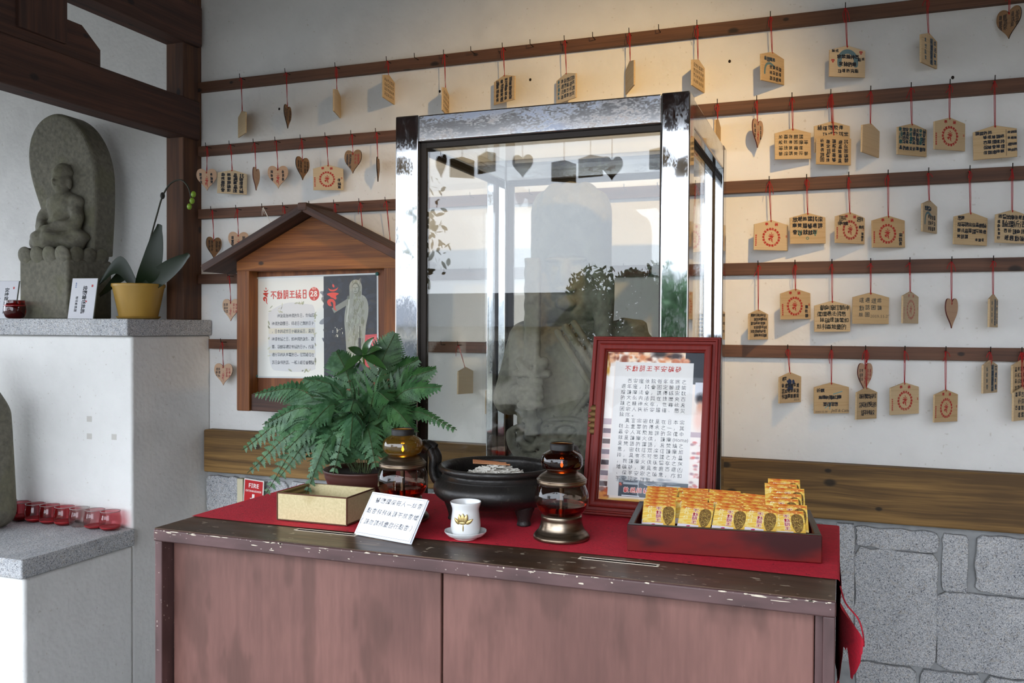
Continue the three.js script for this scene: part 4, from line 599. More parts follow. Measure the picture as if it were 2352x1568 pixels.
// fern in a brown bowl
{
  const pot = thing('potted_fern', 'lush green fern spilling out of a ribbed brown bowl', 'potted plant', [-0.93, TOP, 1.16]);
  M.clay = std({ color: 0x4a2a22, roughness: 0.45 });
  const prof = [[0, 0], [0.036, 0], [0.04, 0.004]]; for (let i = 0; i < 12; i++) { const t = i / 11; prof.push([0.04 + 0.034 * Math.sin(t * 1.5) + (i % 2 ? 0.0009 : 0), 0.006 + t * 0.06]); } prof.push([0.077, 0.07], [0.074, 0.072], [0.07, 0.06], [0, 0.055]);
  part('bowl', lathe(prof, 56), M.clay, pot, 'ribbed brown bowl');
  part('soil', tr(new THREE.CircleGeometry(0.0705, 32).rotateX(-Math.PI / 2), 0, 0.0625, 0), std({ color: 0x1f1710, roughness: 1 }), pot);
  const r = rng(41);
  const leafTex = tex(256, 256, (u, v) => lerp3(lerp3(hex(0x355c3a), hex(0x668c5c), clamp(0.5 + 1.5 * (fbm(u, v, 8, 8, 3, 301) - 0.5))), hex(0x7f9f84), 0.35 * smooth(0.5, 0.7, fbm(u, v, 24, 24, 2, 303))), true);
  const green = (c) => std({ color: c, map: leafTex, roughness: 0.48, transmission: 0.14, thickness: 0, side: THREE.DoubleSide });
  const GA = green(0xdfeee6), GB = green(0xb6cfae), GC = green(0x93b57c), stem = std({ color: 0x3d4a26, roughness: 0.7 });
  // one frond: curved stalk, pairs of toothed leaflets that shorten to the tip
  function frond(B, Mid, Tp, width, mat, bare = 0.13) {
    const cv = new THREE.CatmullRomCurve3([V3(...B), V3(...Mid), V3(...Tp)]), pos = [], nor = [], uv = [];
    const tri = (a, b, c, n) => { if (b.clone().sub(a).cross(c.clone().sub(a)).dot(n) < 0) [b, c] = [c, b]; for (const p of [a, b, c]) { pos.push(p.x, p.y, p.z); nor.push(n.x, n.y, n.z); uv.push(p.x * 9, p.y * 9 + p.z * 5); } };
    const view = V3(0.45, 0.62, 0.72).normalize(), flen = cv.getLength(), pairs = Math.max(13, Math.round(flen / 0.0145));
    for (let i = 0; i < pairs; i++) {
      const t = bare + (1 - bare) * (i / pairs), o = cv.getPoint(t), tg = cv.getTangent(t).normalize(), s0 = new THREE.Vector3().crossVectors(tg, view).normalize(), up = new THREE.Vector3().crossVectors(s0, tg).normalize();
      const q = i / pairs, L = 1.3 * Math.min(width, 0.34 * flen) * (q < 0.12 ? 0.75 + 2 * q : 1) * Math.pow(1 - q, 0.95) + 0.006;
      for (const s of [-1, 1]) {
        const dir = s0.clone().multiplyScalar(s * 0.8).addScaledVector(tg, 0.6).addScaledVector(up, -0.05 + 0.3 * (r() - 0.5)).normalize(), acr = new THREE.Vector3().crossVectors(up, dir).normalize(), n = up.clone().addScaledVector(s0, 0.25 * s).normalize();
        const teeth = Math.max(4, Math.round(L / 0.0046)), w0 = Math.min(0.52 * flen * (1 - bare) / pairs + 0.002, 0.3 * L + 0.0025);
        const at = (k, side, tip) => { const a = (k + (tip ? 0.55 : 0)) / teeth, w = w0 * Math.min(1, 0.55 + a * 3) * Math.pow(Math.max(0, 1 - a * 0.98), 0.85) * (tip ? 1.12 : 0.7); return o.clone().addScaledVector(dir, L * a + (tip ? 0.0015 : 0)).addScaledVector(acr, side * w).addScaledVector(up, -0.35 * L * a * a - (tip ? 0.0015 : 0)); };
        const mid = (k) => o.clone().addScaledVector(dir, L * k / teeth).addScaledVector(up, -0.35 * L * (k / teeth) ** 2 - 0.0006);
        for (let k = 0; k < teeth; k++) for (const sd of [-1, 1]) { const a = mid(k), b = mid(k + 1), c0 = at(k, sd, false), c1 = at(k, sd, true), c2 = at(k + 1, sd, false); tri(a, c0, c1, n); tri(a, c1, b, n); tri(b, c1, c2, n); }
      }
    }
    const g = new THREE.BufferGeometry(); g.setAttribute('position', new THREE.Float32BufferAttribute(pos, 3)); g.setAttribute('normal', new THREE.Float32BufferAttribute(nor, 3)); g.setAttribute('uv', new THREE.Float32BufferAttribute(uv, 2));
    const f = part('frond', g, mat, pot); part('stalk', new THREE.TubeGeometry(cv, 16, 0.0008, 5), stem, f);
  }
  // tips measured against the bowl's centre
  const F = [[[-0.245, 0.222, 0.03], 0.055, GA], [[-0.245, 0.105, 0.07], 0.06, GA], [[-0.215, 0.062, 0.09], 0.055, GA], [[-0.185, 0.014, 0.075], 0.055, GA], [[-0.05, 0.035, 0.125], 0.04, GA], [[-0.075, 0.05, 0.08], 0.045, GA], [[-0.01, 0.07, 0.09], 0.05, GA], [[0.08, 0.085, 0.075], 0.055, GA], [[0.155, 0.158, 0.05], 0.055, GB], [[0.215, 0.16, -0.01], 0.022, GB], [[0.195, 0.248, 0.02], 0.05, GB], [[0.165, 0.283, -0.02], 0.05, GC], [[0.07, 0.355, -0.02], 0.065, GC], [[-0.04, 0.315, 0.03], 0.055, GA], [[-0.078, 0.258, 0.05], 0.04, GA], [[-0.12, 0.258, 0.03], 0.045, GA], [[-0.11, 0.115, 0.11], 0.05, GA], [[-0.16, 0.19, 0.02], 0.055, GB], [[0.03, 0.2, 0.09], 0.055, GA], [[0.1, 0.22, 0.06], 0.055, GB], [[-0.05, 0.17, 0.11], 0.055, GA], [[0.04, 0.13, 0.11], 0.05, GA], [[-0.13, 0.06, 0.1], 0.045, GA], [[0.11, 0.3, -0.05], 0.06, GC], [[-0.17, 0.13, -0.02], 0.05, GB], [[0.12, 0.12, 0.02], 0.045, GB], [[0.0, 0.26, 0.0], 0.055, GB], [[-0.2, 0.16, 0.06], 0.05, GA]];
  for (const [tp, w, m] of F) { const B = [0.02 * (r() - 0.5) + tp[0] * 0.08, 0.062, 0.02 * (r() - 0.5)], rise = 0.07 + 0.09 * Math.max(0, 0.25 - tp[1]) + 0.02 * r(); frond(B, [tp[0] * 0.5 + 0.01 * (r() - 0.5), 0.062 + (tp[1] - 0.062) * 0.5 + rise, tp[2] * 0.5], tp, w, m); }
  // a few broad glossy leaves growing through
  const broad = std({ color: 0x2c4a22, roughness: 0.25, clearcoat: 0.3, side: THREE.DoubleSide });
  part('shoot', tube([[0.0, 0.06, -0.03], [0.005, 0.2, -0.02], [0.0, 0.31, -0.01]], 0.0022), std({ color: 0x55661f, roughness: 0.6 }), pot);
  for (const [tx, ty, tz] of [[0.038, 0.345, 0.01], [0.064, 0.322, 0.02], [-0.02, 0.322, 0.02], [-0.045, 0.262, 0.03], [0.085, 0.278, 0.04]]) {
    const o = V3(0, 0.308, -0.01), e = V3(tx, ty, tz), d = e.clone().sub(o), L = d.length(), s = new THREE.Vector3().crossVectors(d, V3(0.3, 0.5, 0.8)).normalize(), up = new THREE.Vector3().crossVectors(s, d).normalize(), p = [], idx = [], n = 10;
    for (let i = 0; i <= n; i++) { const t = i / n, w = 0.011 * Math.pow(Math.sin(Math.PI * Math.min(1, 0.06 + t * 0.94)), 0.8) * (1 - 0.25 * t), cc = o.clone().addScaledVector(d, t).addScaledVector(up, 0.25 * L * t * (1 - t)); for (const k of [-1, 0, 1]) { const v = cc.clone().addScaledVector(s, k * w).addScaledVector(up, k ? 0.002 : 0); p.push(v.x, v.y, v.z); } }
    for (let i = 0; i < n; i++) for (const k of [0, 1]) { const a = i * 3 + k; idx.push(a, a + 1, a + 3, a + 1, a + 4, a + 3); }
    const g = new THREE.BufferGeometry(); g.setAttribute('position', new THREE.Float32BufferAttribute(p, 3)); g.setIndex(idx); g.computeVertexNormals(); part('broad_leaf', g, broad, pot, 'broad glossy dark leaf');
  }
}
// ---------------------------------------------------------------- prayer plaques on the rails
const EW = 0.106, EH = 0.09, HW = 0.074, HH = 0.085;
// [rail, kind, x, y of the middle, turn in degrees, x of the hook, face]
const PLAQUES = [
[1,'E',-2.084,2.177,-38,-2.093,'blank'],
[1,'H',-1.885,2.185,105,-1.894,'dark'],
[1,'E',-1.678,2.221,109,-1.684,'blank'],
[1,'E',-1.471,2.251,96,-1.478,'text'],
[1,'E',-1.254,2.188,103,-1.260,'text'],
[1,'E',-1.040,2.210,-29,-1.047,'bold'],
[1,'E',-0.827,2.196,-37,-0.834,'blue'],
[1,'E',-0.619,2.213,-63,-0.623,'blank'],
[1,'E',-0.409,2.196,78,-0.413,'text'],
[1,'E',-0.192,2.196,56,-0.198,'bluewave'],
[1,'E',0.015,2.192,25,0.009,'arch'],
[1,'E',0.227,2.204,63,0.222,'bluecol'],
[1,'H',0.424,2.254,-47,0.426,'dark'],
[2,'H',-2.246,1.977,30,-2.248,'red'],
[2,'E',-2.129,1.962,32,-2.140,'bold'],
[2,'H',-2.022,1.967,108,-2.032,'plain'],
[2,'H',-1.926,1.969,24,-1.937,'red'],
[2,'H',-1.821,1.994,84,-1.828,'dark'],
[2,'E',-1.713,1.955,26,-1.724,'stampname'],
[2,'H',-1.612,2.006,-6,-1.619,'darkred'],
[2,'H',-1.512,1.972,112,-1.520,'dark'],
[2,'E',-0.349,2.010,89,-0.350,'blank'],
[2,'H',-0.232,2.004,71,-0.235,'red'],
[2,'E',-0.132,1.966,21,-0.135,'lines'],
[2,'E',-0.024,1.980,25,-0.028,'lines2'],
[2,'E',-0.019,1.940,29,-0.025,'columns'],
[2,'E',0.079,1.965,63,0.079,'blank'],
[2,'E',0.187,1.956,41,0.184,'grid'],
[2,'E',0.282,1.965,38,0.282,'stamp'],
[2,'E',0.394,1.935,0,0.392,'split'],
[3,'H',-2.213,1.718,82,-2.224,'dark'],
[3,'H',-2.101,1.734,29,-2.110,'red'],
[3,'E',-1.970,1.733,101,-1.994,'blank'],
[3,'E',-1.886,1.706,33,-1.903,'lines'],
[3,'E',-1.775,1.672,29,-1.791,'lines'],
[3,'E',-1.681,1.670,9,-1.688,'lines'],
[3,'E',-1.575,1.660,6,-1.585,'lines'],
[3,'E',-1.470,1.665,8,-1.481,'lines'],
[3,'E',-0.191,1.700,28,-0.197,'stamp'],
[3,'E',-0.088,1.717,24,-0.092,'fox'],
[3,'E',0.027,1.714,42,0.023,'stampink'],
[3,'E',0.129,1.700,34,0.127,'stampname'],
[3,'E',0.234,1.739,65,0.231,'bluewave'],
[3,'E',0.337,1.701,33,0.334,'lines3'],
[3,'E',0.438,1.703,33,0.437,'dense'],
[4,'H',-2.135,1.484,2,-2.146,'pink'],
[4,'E',-0.225,1.435,64,-0.227,'small'],
[4,'E',-0.120,1.496,41,-0.122,'stampname'],
[4,'E',-0.018,1.460,24,-0.020,'hand'],
[4,'E',0.085,1.483,24,0.084,'grey'],
[4,'E',0.188,1.485,64,0.186,'stampfaint'],
[4,'H',0.293,1.469,60,0.292,'plain'],
[4,'E',0.395,1.475,71,0.394,'bluecol'],
[5,'H',-2.169,1.242,11,-2.178,'pink'],
[5,'E',-1.176,1.244,85,-1.204,'blank'],
[5,'E',-1.092,1.183,103,-1.099,'blank'],
[5,'E',-0.133,1.250,58,-0.140,'blot'],
[5,'E',-0.018,1.223,27,-0.019,'couple'],
[5,'H',0.072,1.285,57,0.073,'pink'],
[5,'E',0.076,1.212,58,0.076,'threeline'],
[5,'E',0.176,1.228,43,0.176,'stamp'],
[5,'E',0.281,1.211,51,0.280,'stamp'],
[5,'E',0.389,1.295,63,0.390,'bluecol'],
[5,'E',0.467,1.297,55,0.465,'lines'],
[5,'E',0.466,1.225,55,0.467,'lines2']
];
{
  const CW = 190, CH = 162, COLS = 10, [c, x] = canvas(1900, 1944);
  const cell = (i) => [(i % COLS) * CW, Math.floor(i / COLS) * CH];
  const woods = [['#cdb188', '#b89668'], ['#d1b790', '#be9f74'], ['#c9ab80', '#b38f62'], ['#d2bc9a', '#c1a784']];
  let r = rng(1);
  function ground(i, k, heart, tone) {
    const [ox, oy] = cell(i); x.save(); x.beginPath(); x.rect(ox, oy, CW, CH); x.clip();
    const [a, b] = heart ? (tone === 'dark' ? ['#94714f', '#7c5a3d'] : ['#cba98c', '#b9927a']) : woods[k % 4]; x.fillStyle = a; x.fillRect(ox, oy, CW, CH); x.strokeStyle = b;
    for (let j = 0; j < 22; j++) { x.globalAlpha = 0.12 + 0.3 * r(); x.lineWidth = 0.8 + 3 * r(); x.beginPath(); const y0 = oy + r() * CH, s = (r() - 0.5) * 30; x.moveTo(ox, y0); x.bezierCurveTo(ox + 60, y0 + s, ox + 120, y0 - s, ox + CW, y0 + s * 0.4); x.stroke(); }
    x.globalAlpha = 1; x.restore(); return [ox, oy];
  }
  const ALL = Object.keys(BUILT), some = () => ALL[Math.floor(r() * ALL.length)];
  function scribble(ox, oy, px, py, n, s, pitch, col, lw) { pen(x, col, lw); for (let k = 0; k < n; k++) letter(x, some(), ox + px + k * pitch, oy + py + (r() - 0.5) * 3, s * (0.85 + 0.3 * r())); }
  function column(ox, oy, px, py, n, s, pitch, col, lw) { pen(x, col, lw); for (let k = 0; k < n; k++) letter(x, some(), ox + px + (r() - 0.5) * 3, oy + py + k * pitch, s * (0.85 + 0.3 * r())); }
  function stamp(ox, oy, col, cx = 95, cy = 92) {
    seed(x, ox + cx - 18, oy + cy - 26, 36, 52, col); pen(x, col, 2.6);
    for (let k = 0; k < 18; k++) { const a = k / 18 * 6.283; x.save(); x.translate(ox + cx + Math.cos(a) * 43, oy + cy + Math.sin(a) * 43); x.rotate(a + 1.57); letter(x, some(), -6, -6, 12); x.restore(); }
    pen(x, col, 3); letter(x, '奉', ox + cx - 34, oy + 16, 17); letter(x, '納', ox + cx + 18, oy + 16, 17); pen(x, col, 1.6); for (let k = 0; k < 6; k++) letter(x, some(), ox + 9, oy + 80 + k * 10, 8); letter(x, '日', ox + 172, oy + 80, 11);
  }
  const INK = '#22242c';
  const faces = {
    blank() { }, plain() { },
    text(o, p) { for (let k = 0; k < 4; k++) scribble(o, p, 20, 34 + k * 28, 6, 20, 25, '#5b4c3a', 2); },
    bold(o, p) { for (let k = 0; k < 4; k++) column(o, p, 26 + k * 38, 26, 5, 24, 25, INK, 4.5); },
    blue(o, p) { column(o, p, 18, 30, 5, 18, 22, '#2c6a8a', 3.5); for (let k = 0; k < 4; k++) scribble(o, p, 50, 32 + k * 29, 5, 23, 26, '#2b3440', 3); },
    bluewave(o, p) { x.strokeStyle = '#3c6f86'; x.lineWidth = 12; x.globalAlpha = 0.75; x.beginPath(); x.moveTo(o + 30, p + 120); x.quadraticCurveTo(o + 30, p + 60, o + 80, p + 66); x.lineTo(o + 110, p + 80); x.stroke(); x.globalAlpha = 1; scribble(o, p, 26, 34, 4, 22, 22, '#1f3648', 4); for (let k = 0; k < 3; k++) scribble(o, p, 70, 74 + k * 28, 4, 20, 24, INK, 3); },
    arch(o, p) { x.strokeStyle = '#3f6d86'; x.lineWidth = 22; x.globalAlpha = 0.75; x.beginPath(); x.moveTo(o + 55, p + 100); x.bezierCurveTo(o + 40, p + 10, o + 150, p + 10, o + 138, p + 100); x.stroke(); x.globalAlpha = 1; scribble(o, p, 42, 48, 5, 23, 23, INK, 4); scribble(o, p, 52, 84, 4, 21, 23, INK, 4); scribble(o, p, 46, 120, 5, 18, 22, INK, 3); x.fillStyle = '#b02a2a'; for (const [a, b] of [[20, 78], [164, 34]]) { x.beginPath(); x.arc(o + a - 4, p + b, 5, 0, 7); x.arc(o + a + 4, p + b, 5, 0, 7); x.moveTo(o + a - 9, p + b + 2); x.lineTo(o + a, p + b + 13); x.lineTo(o + a + 9, p + b + 2); x.fill(); } scribble(o, p, 14, 22, 2, 15, 18, INK, 2.5); scribble(o, p, 148, 62, 2, 16, 20, INK, 2.5); },
    bluecol(o, p) { x.fillStyle = '#35506e'; x.globalAlpha = 0.55; x.fillRect(o + 104, p + 24, 34, 128); x.globalAlpha = 1; column(o, p, 40, 34, 4, 22, 28, '#4c5a63', 3); column(o, p, 106, 28, 5, 24, 25, '#20344c', 4); column(o, p, 150, 30, 4, 24, 30, '#24405e', 3.5); },
    lines(o, p) { for (let k = 0; k < 4; k++) scribble(o, p, 22, 34 + k * 29, k % 2 ? 6 : 5, 20, 26, '#3a362f', 2.6); },
    lines2(o, p) { for (let k = 0; k < 4; k++) scribble(o, p, 18 + (k % 2) * 26, 24 + k * 32, 5, 24, 28, INK, 3.2); },
    lines3(o, p) { scribble(o, p, 20, 22, 2, 20, 20, INK, 3.2); for (let k = 0; k < 3; k++) scribble(o, p, 20, 52 + k * 30, k === 2 ? 3 : 8, 20, 20, INK, 3); scribble(o, p, 120, 126, 3, 14, 17, INK, 2.4); },
    columns(o, p) { for (let k = 0; k < 5; k++) column(o, p, 22 + k * 32, 32 + (k % 2) * 4, 5, 20, 23, INK, 3); },
    grid(o, p) { for (let k = 0; k < 8; k++) column(o, p, 12 + k * 21, 26, 4, 19, 20, k % 3 ? '#1f2e3e' : '#2a5a5e', 3.4); scribble(o, p, 14, 116, 8, 19, 21, '#1f2e3e', 3.4); },
    stamp(o, p) { stamp(o, p, '#b3322a'); }, stampfaint(o, p) { x.globalAlpha = 0.7; stamp(o, p, '#bb5a55'); x.globalAlpha = 1; },
    stampname(o, p) { stamp(o, p, '#b3322a', 88); column(o, p, 152, 88, 3, 19, 22, INK, 3.4); },
    stampink(o, p) { stamp(o, p, '#a83430'); scribble(o, p, 22, 22, 2, 26, 24, '#3d3a36', 3); scribble(o, p, 16, 52, 4, 18, 16, INK, 3.2); scribble(o, p, 136, 22, 2, 24, 20, '#3d3a36', 3); scribble(o, p, 150, 66, 2, 16, 14, INK, 3); column(o, p, 166, 100, 3, 14, 16, INK, 2.6); },
    split(o, p) { scribble(o, p, 12, 26, 4, 17, 18, INK, 3); for (let k = 0; k < 4; k++) scribble(o, p, 46, 48 + k * 24, 5, 17, 18, INK, 3); pen(x, '#5c4a36', 2); x.beginPath(); x.moveTo(o + 142, p + 28); x.lineTo(o + 142, p + 150); x.stroke(); for (let k = 0; k < 4; k++) scribble(o, p, 148, 34 + k * 28, 3, 13, 13, INK, 2.6); },
    fox(o, p) { for (let k = 0; k < 3; k++) scribble(o, p, 16, 22 + k * 34, 6 - (k === 2 ? 1 : 0), 23, 26, INK, 4); pen(x, '#3d7a70', 3); for (const [a, b] of [[52, 90], [132, 90]]) { x.beginPath(); x.moveTo(o + a - 10, p + b); x.lineTo(o + a, p + b + 30); x.lineTo(o + a + 10, p + b); x.stroke(); } x.beginPath(); x.arc(o + 92, p + 132, 6, 0, 7); x.stroke(); },
    dense(o, p) { scribble(o, p, 16, 26, 7, 20, 22, INK, 3.4); scribble(o, p, 36, 52, 4, 32, 32, INK, 4); scribble(o, p, 46, 92, 5, 22, 24, INK, 3.4); scribble(o, p, 50, 122, 4, 26, 28, INK, 3.8); column(o, p, 12, 52, 5, 14, 19, INK, 3); },
    small(o, p) { for (let k = 0; k < 6; k++) scribble(o, p, 16 + (k % 2) * 30, 24 + k * 21, k % 2 ? 8 : 9, 15, 16, INK, 2.6); },
    hand(o, p) { for (let k = 0; k < 4; k++) scribble(o, p, 30 - (k % 2) * 16, 24 + k * 32, 6, 26, 25, '#30302c', 3); },
    grey(o, p) { for (let k = 0; k < 3; k++) scribble(o, p, 34, 30 + k * 36, k === 2 ? 2 : 4, 24, 31, '#5a564c', 3); x.font = '20px serif'; x.fillStyle = '#5a564c'; x.fillText('2019.11.27', o + 92, p + 128); },
    blot(o, p) { x.fillStyle = '#2a3f68'; for (let k = 0; k < 14; k++) { x.beginPath(); x.ellipse(o + 70 + 50 * r(), p + 40 + 50 * r(), 6 + 10 * r(), 4 + 8 * r(), 3 * r(), 0, 7); x.fill(); } scribble(o, p, 22, 26, 2, 20, 20, INK, 3); for (let k = 0; k < 3; k++) scribble(o, p, 20, 58 + k * 28, 6, 22, 25, INK, 3.6); x.font = '13px serif'; x.fillStyle = INK; x.fillText('2018.10', o + 124, p + 150); },
    couple(o, p) { pen(x, '#6fa0a8', 4); x.beginPath(); x.moveTo(o + 104, p + 62); x.lineTo(o + 150, p + 48); x.moveTo(o + 60, p + 132); x.lineTo(o + 90, p + 104); x.lineTo(o + 84, p + 138); x.stroke(); pen(x, INK, 3.2); line(x, '祈願', o + 16, p + 32, 20, 21); scribble(o, p, 26, 68, 7, 20, 17, INK, 3.6); scribble(o, p, 50, 102, 4, 20, 19, INK, 3.4); x.font = 'italic 19px serif'; x.fillStyle = INK; x.fillText('Jeff & Candy', o + 92, p + 152); x.font = '13px serif'; x.fillText('2018.12.30', o + 8, p + 155); },
    threeline(o, p) { for (let k = 0; k < 3; k++) scribble(o, p, 22 + (k === 2 ? 20 : 0), 34 + k * 40, k === 2 ? 6 : 8, 26, 19, INK, 2.8); },
    red(o, p) { seed(x, o + 78, p + 56, 34, 80, '#b8453c'); column(o, p, 30, 36, 3, 22, 25, INK, 4); column(o, p, 130, 36, 3, 22, 25, INK, 4); },
    pink(o, p) { seed(x, o + 80, p + 60, 30, 70, '#b8655c'); for (const q of [18, 44, 120, 148]) column(o, p, q, 36, 3, 20, 23, q > 100 ? '#a8584e' : '#5b4c44', 3); },
    dark(o, p) { for (const q of [22, 56, 112, 146]) column(o, p, q, 30, 3, 26, 26, '#43352c', 4); },
    darkred(o, p) { for (const q of [22, 54]) column(o, p, q, 32, 4, 24, 24, '#3c3029', 4); for (const q of [112, 142]) column(o, p, q, 32, 3, 22, 23, '#9a4436', 3); },
  };
  const t = ctex(c);
  const face = std({ map: t, roughness: 0.78 });
  M.heartEdge = std({ color: 0x5b2a24, roughness: 0.8 }); M.heartEdgeDark = std({ color: 0x2e1f18, roughness: 0.85 });
  const BLANK = 0; ground(0, 0);
  const es = new THREE.Shape([[-EW / 2, -EH / 2], [EW / 2, -EH / 2], [EW / 2, EH / 2 - 0.014], [0, EH / 2], [-EW / 2, EH / 2 - 0.014]].map(([a, b]) => new THREE.Vector2(a, b)));
  const hs = new THREE.Shape(); hs.moveTo(0, HH * 0.3); hs.bezierCurveTo(HW * 0.08, HH * 0.52, HW * 0.5, HH * 0.58, HW * 0.5, HH * 0.2); hs.bezierCurveTo(HW * 0.5, -HH * 0.12, HW * 0.12, -HH * 0.22, 0.0, -HH * 0.5); hs.bezierCurveTo(-HW * 0.12, -HH * 0.22, -HW * 0.5, -HH * 0.12, -HW * 0.5, HH * 0.2); hs.bezierCurveTo(-HW * 0.5, HH * 0.58, -HW * 0.08, HH * 0.52, 0, HH * 0.3);
  const emaBase = new THREE.ExtrudeGeometry(es, { depth: 0.004, bevelEnabled: true, bevelSize: 0.0006, bevelThickness: 0.0006, bevelSegments: 1, bevelOffset: -0.0006 }).translate(0, 0, -0.002);
  const heartBase = new THREE.ExtrudeGeometry(hs, { depth: 0.0034, bevelEnabled: false, curveSegments: 14 }).translate(0, 0, -0.0017);
  const put = (g, i, w, h) => { const [ox, oy] = cell(i), [bx, by] = cell(BLANK), q = g.clone(), p = q.attributes.position, n = q.attributes.normal, uv = new Float32Array(p.count * 2); for (let k = 0; k < p.count; k++) { const front = n.getZ(k) > 0.5, a = clamp(p.getX(k) / w + 0.5, 0.01, 0.99), b = clamp(0.5 - p.getY(k) / h, 0.01, 0.99), [X, Y] = front ? [ox, oy] : [bx, by]; uv[k * 2] = (X + 2 + a * (CW - 4)) / 1900; uv[k * 2 + 1] = 1 - (Y + 2 + b * (CH - 4)) / 1944; } q.setAttribute('uv', new THREE.BufferAttribute(uv, 2)); return q; };
  const hookGeo = merge([bar([0, 0.008, -0.003], [0, 0.008, 0.034], 0.0013, 6), bar([0, 0.008, 0.034], [0, 0.022, 0.036], 0.0013, 6)]);
  const hooked = new Set(); let id = 1;
  function hook(rail, hx) { const key = rail + ':' + Math.round(hx * 40); if (hooked.has(key)) return; hooked.add(key); const h = part('hook', hookGeo, M.hook, rails[rail]); h.position.set(hx, RAIL_Y[rail] , 0.02); }
  const ord = ['first', 'second', 'third', 'fourth', 'fifth', 'sixth', 'seventh', 'eighth', 'ninth', 'tenth', 'eleventh', 'twelfth', 'thirteenth', 'fourteenth', 'fifteenth', 'sixteenth', 'seventeenth', 'eighteenth'];
  const railName = ['the top rail', 'the second rail', 'the third rail', 'the fourth rail', 'the lowest rail'], count = [0, 0, 0, 0, 0];
  const looks = { blank: 'plain pale', text: 'faintly written', bold: 'boldly lettered', blue: 'blue-inked', bluewave: 'blue-painted', arch: 'blue-arched', bluecol: 'blue-lettered', lines: 'neatly written', lines2: 'brush-written', lines3: 'five-line', columns: 'column-written', grid: 'densely lettered', stamp: 'red-stamped', stampfaint: 'faint red-stamped', stampname: 'red-stamped and signed', stampink: 'red-stamped and scribbled', split: 'wide two-part', fox: 'green-sketched', dense: 'crowdedly lettered', small: 'finely written', hand: 'hand-written', grey: 'grey-written', blot: 'blue-blotted', couple: 'couple-signed', threeline: 'three-line', red: 'red-marked', pink: 'pinkish', dark: 'dark', darkred: 'brown and red', plain: 'bare' };
  function hang(rail, kind, px, py, turn, hx, look, z = 0.05, white = false) {
    r = rng(1000 + id * 7); const i = id++, heart = kind === 'H', [ox, oy] = ground(i, i, heart, /dark/.test(look) ? 'dark' : ''); faces[look](ox, oy);
    const n = ord[count[rail]++], lab = `${looks[look]} wooden ${heart ? 'heart' : 'plaque'}${white ? ' on a white string' : ''}, ${n} on ${railName[rail]} from the left`;
    const g = thing(heart ? 'heart_plaque' : 'prayer_plaque', lab, 'plaque', [px, py, z], 0, 'prayer plaques on the wall rails');
    const roll = (hash(i, 3, 8) - 0.5) * 0.06, h = heart ? HH : EH, board = part('board', put(heart ? heartBase : emaBase, i, heart ? HW : EW, h), heart ? [face, /dark/.test(look) ? M.heartEdgeDark : M.heartEdge] : face, g); board.rotation.set(0, deg(turn), roll, 'YXZ');
    // cord: two strands from the hook to the hole, knot, and loose ends
    const hy = RAIL_Y[rail] + 0.009 - py, top = heart ? HH * 0.26 : EH / 2 - 0.007, dx = hx - px, dz = 0.046 - z, cord = [];
    for (const s of [-1, 1]) cord.push(tube([[dx + s * 0.0012, hy, dz], [dx * 0.5 + s * 0.0014, mix(hy, top, 0.5), dz * 0.5 + s * 0.001], [s * 0.0005, top, 0.003 * s]], 0.0009, 10, 5));
    cord.push(new THREE.SphereGeometry(0.0026, 8, 6).translate(0, top + 0.004, 0.002), new THREE.SphereGeometry(0.003, 8, 6).translate(dx, hy - 0.002, dz + 0.001));
    for (const s of [-1, 1]) { const L = 0.012 + 0.03 * hash(i, s + 5, 2); cord.push(tube([[dx, hy - 0.001, dz], [dx + s * 0.008 * hash(i, s + 9, 4), hy - L * 0.4, dz + 0.003], [dx + s * 0.012 * hash(i, s + 2, 6), hy - L, dz + 0.002]], 0.0009, 6, 5)); }
    part('cord', merge(cord), white ? M.whiteString : M.string, g); hook(rail, hx);
  }
  for (const [rail, kind, px, py, turn, hx, look] of PLAQUES) {
    const behind = rail === 5 && Math.abs(px - 0.072) < 0.003 || rail === 2 && Math.abs(px + 0.024) < 0.002 || rail === 5 && px > 0.466 && py > 1.28;
    hang(rail - 1, kind, rail === 3 && px > -1.99 && px < -1.95 ? px + 0.02 : px, py, rail === 3 && px > -1.99 && px < -1.4 ? (px < -1.95 ? 30 : 4) : turn, hx, look, behind ? 0.042 : rail === 2 && kind === 'E' && Math.abs(px + 0.019) < 0.002 || rail === 5 && Math.abs(px - 0.076) < 0.003 || rail === 5 && px > 0.46 && py < 1.28 ? 0.066 : rail === 3 && px > -1.99 && px < -1.4 ? 0.034 : 0.05, rail === 3 && Math.abs(px + 1.97) < 0.01);
  }
  for (let rail = 0; rail < 5; rail++) for (let hx = -1.37; hx < 0.9; hx += 0.105) if (hx < -0.45 || hx > 0.5) { let near = false; for (const q of PLAQUES) if (q[0] === rail + 1 && Math.abs(q[5] - hx) < 0.05) near = true; if (!near) hook(rail, hx); }
}
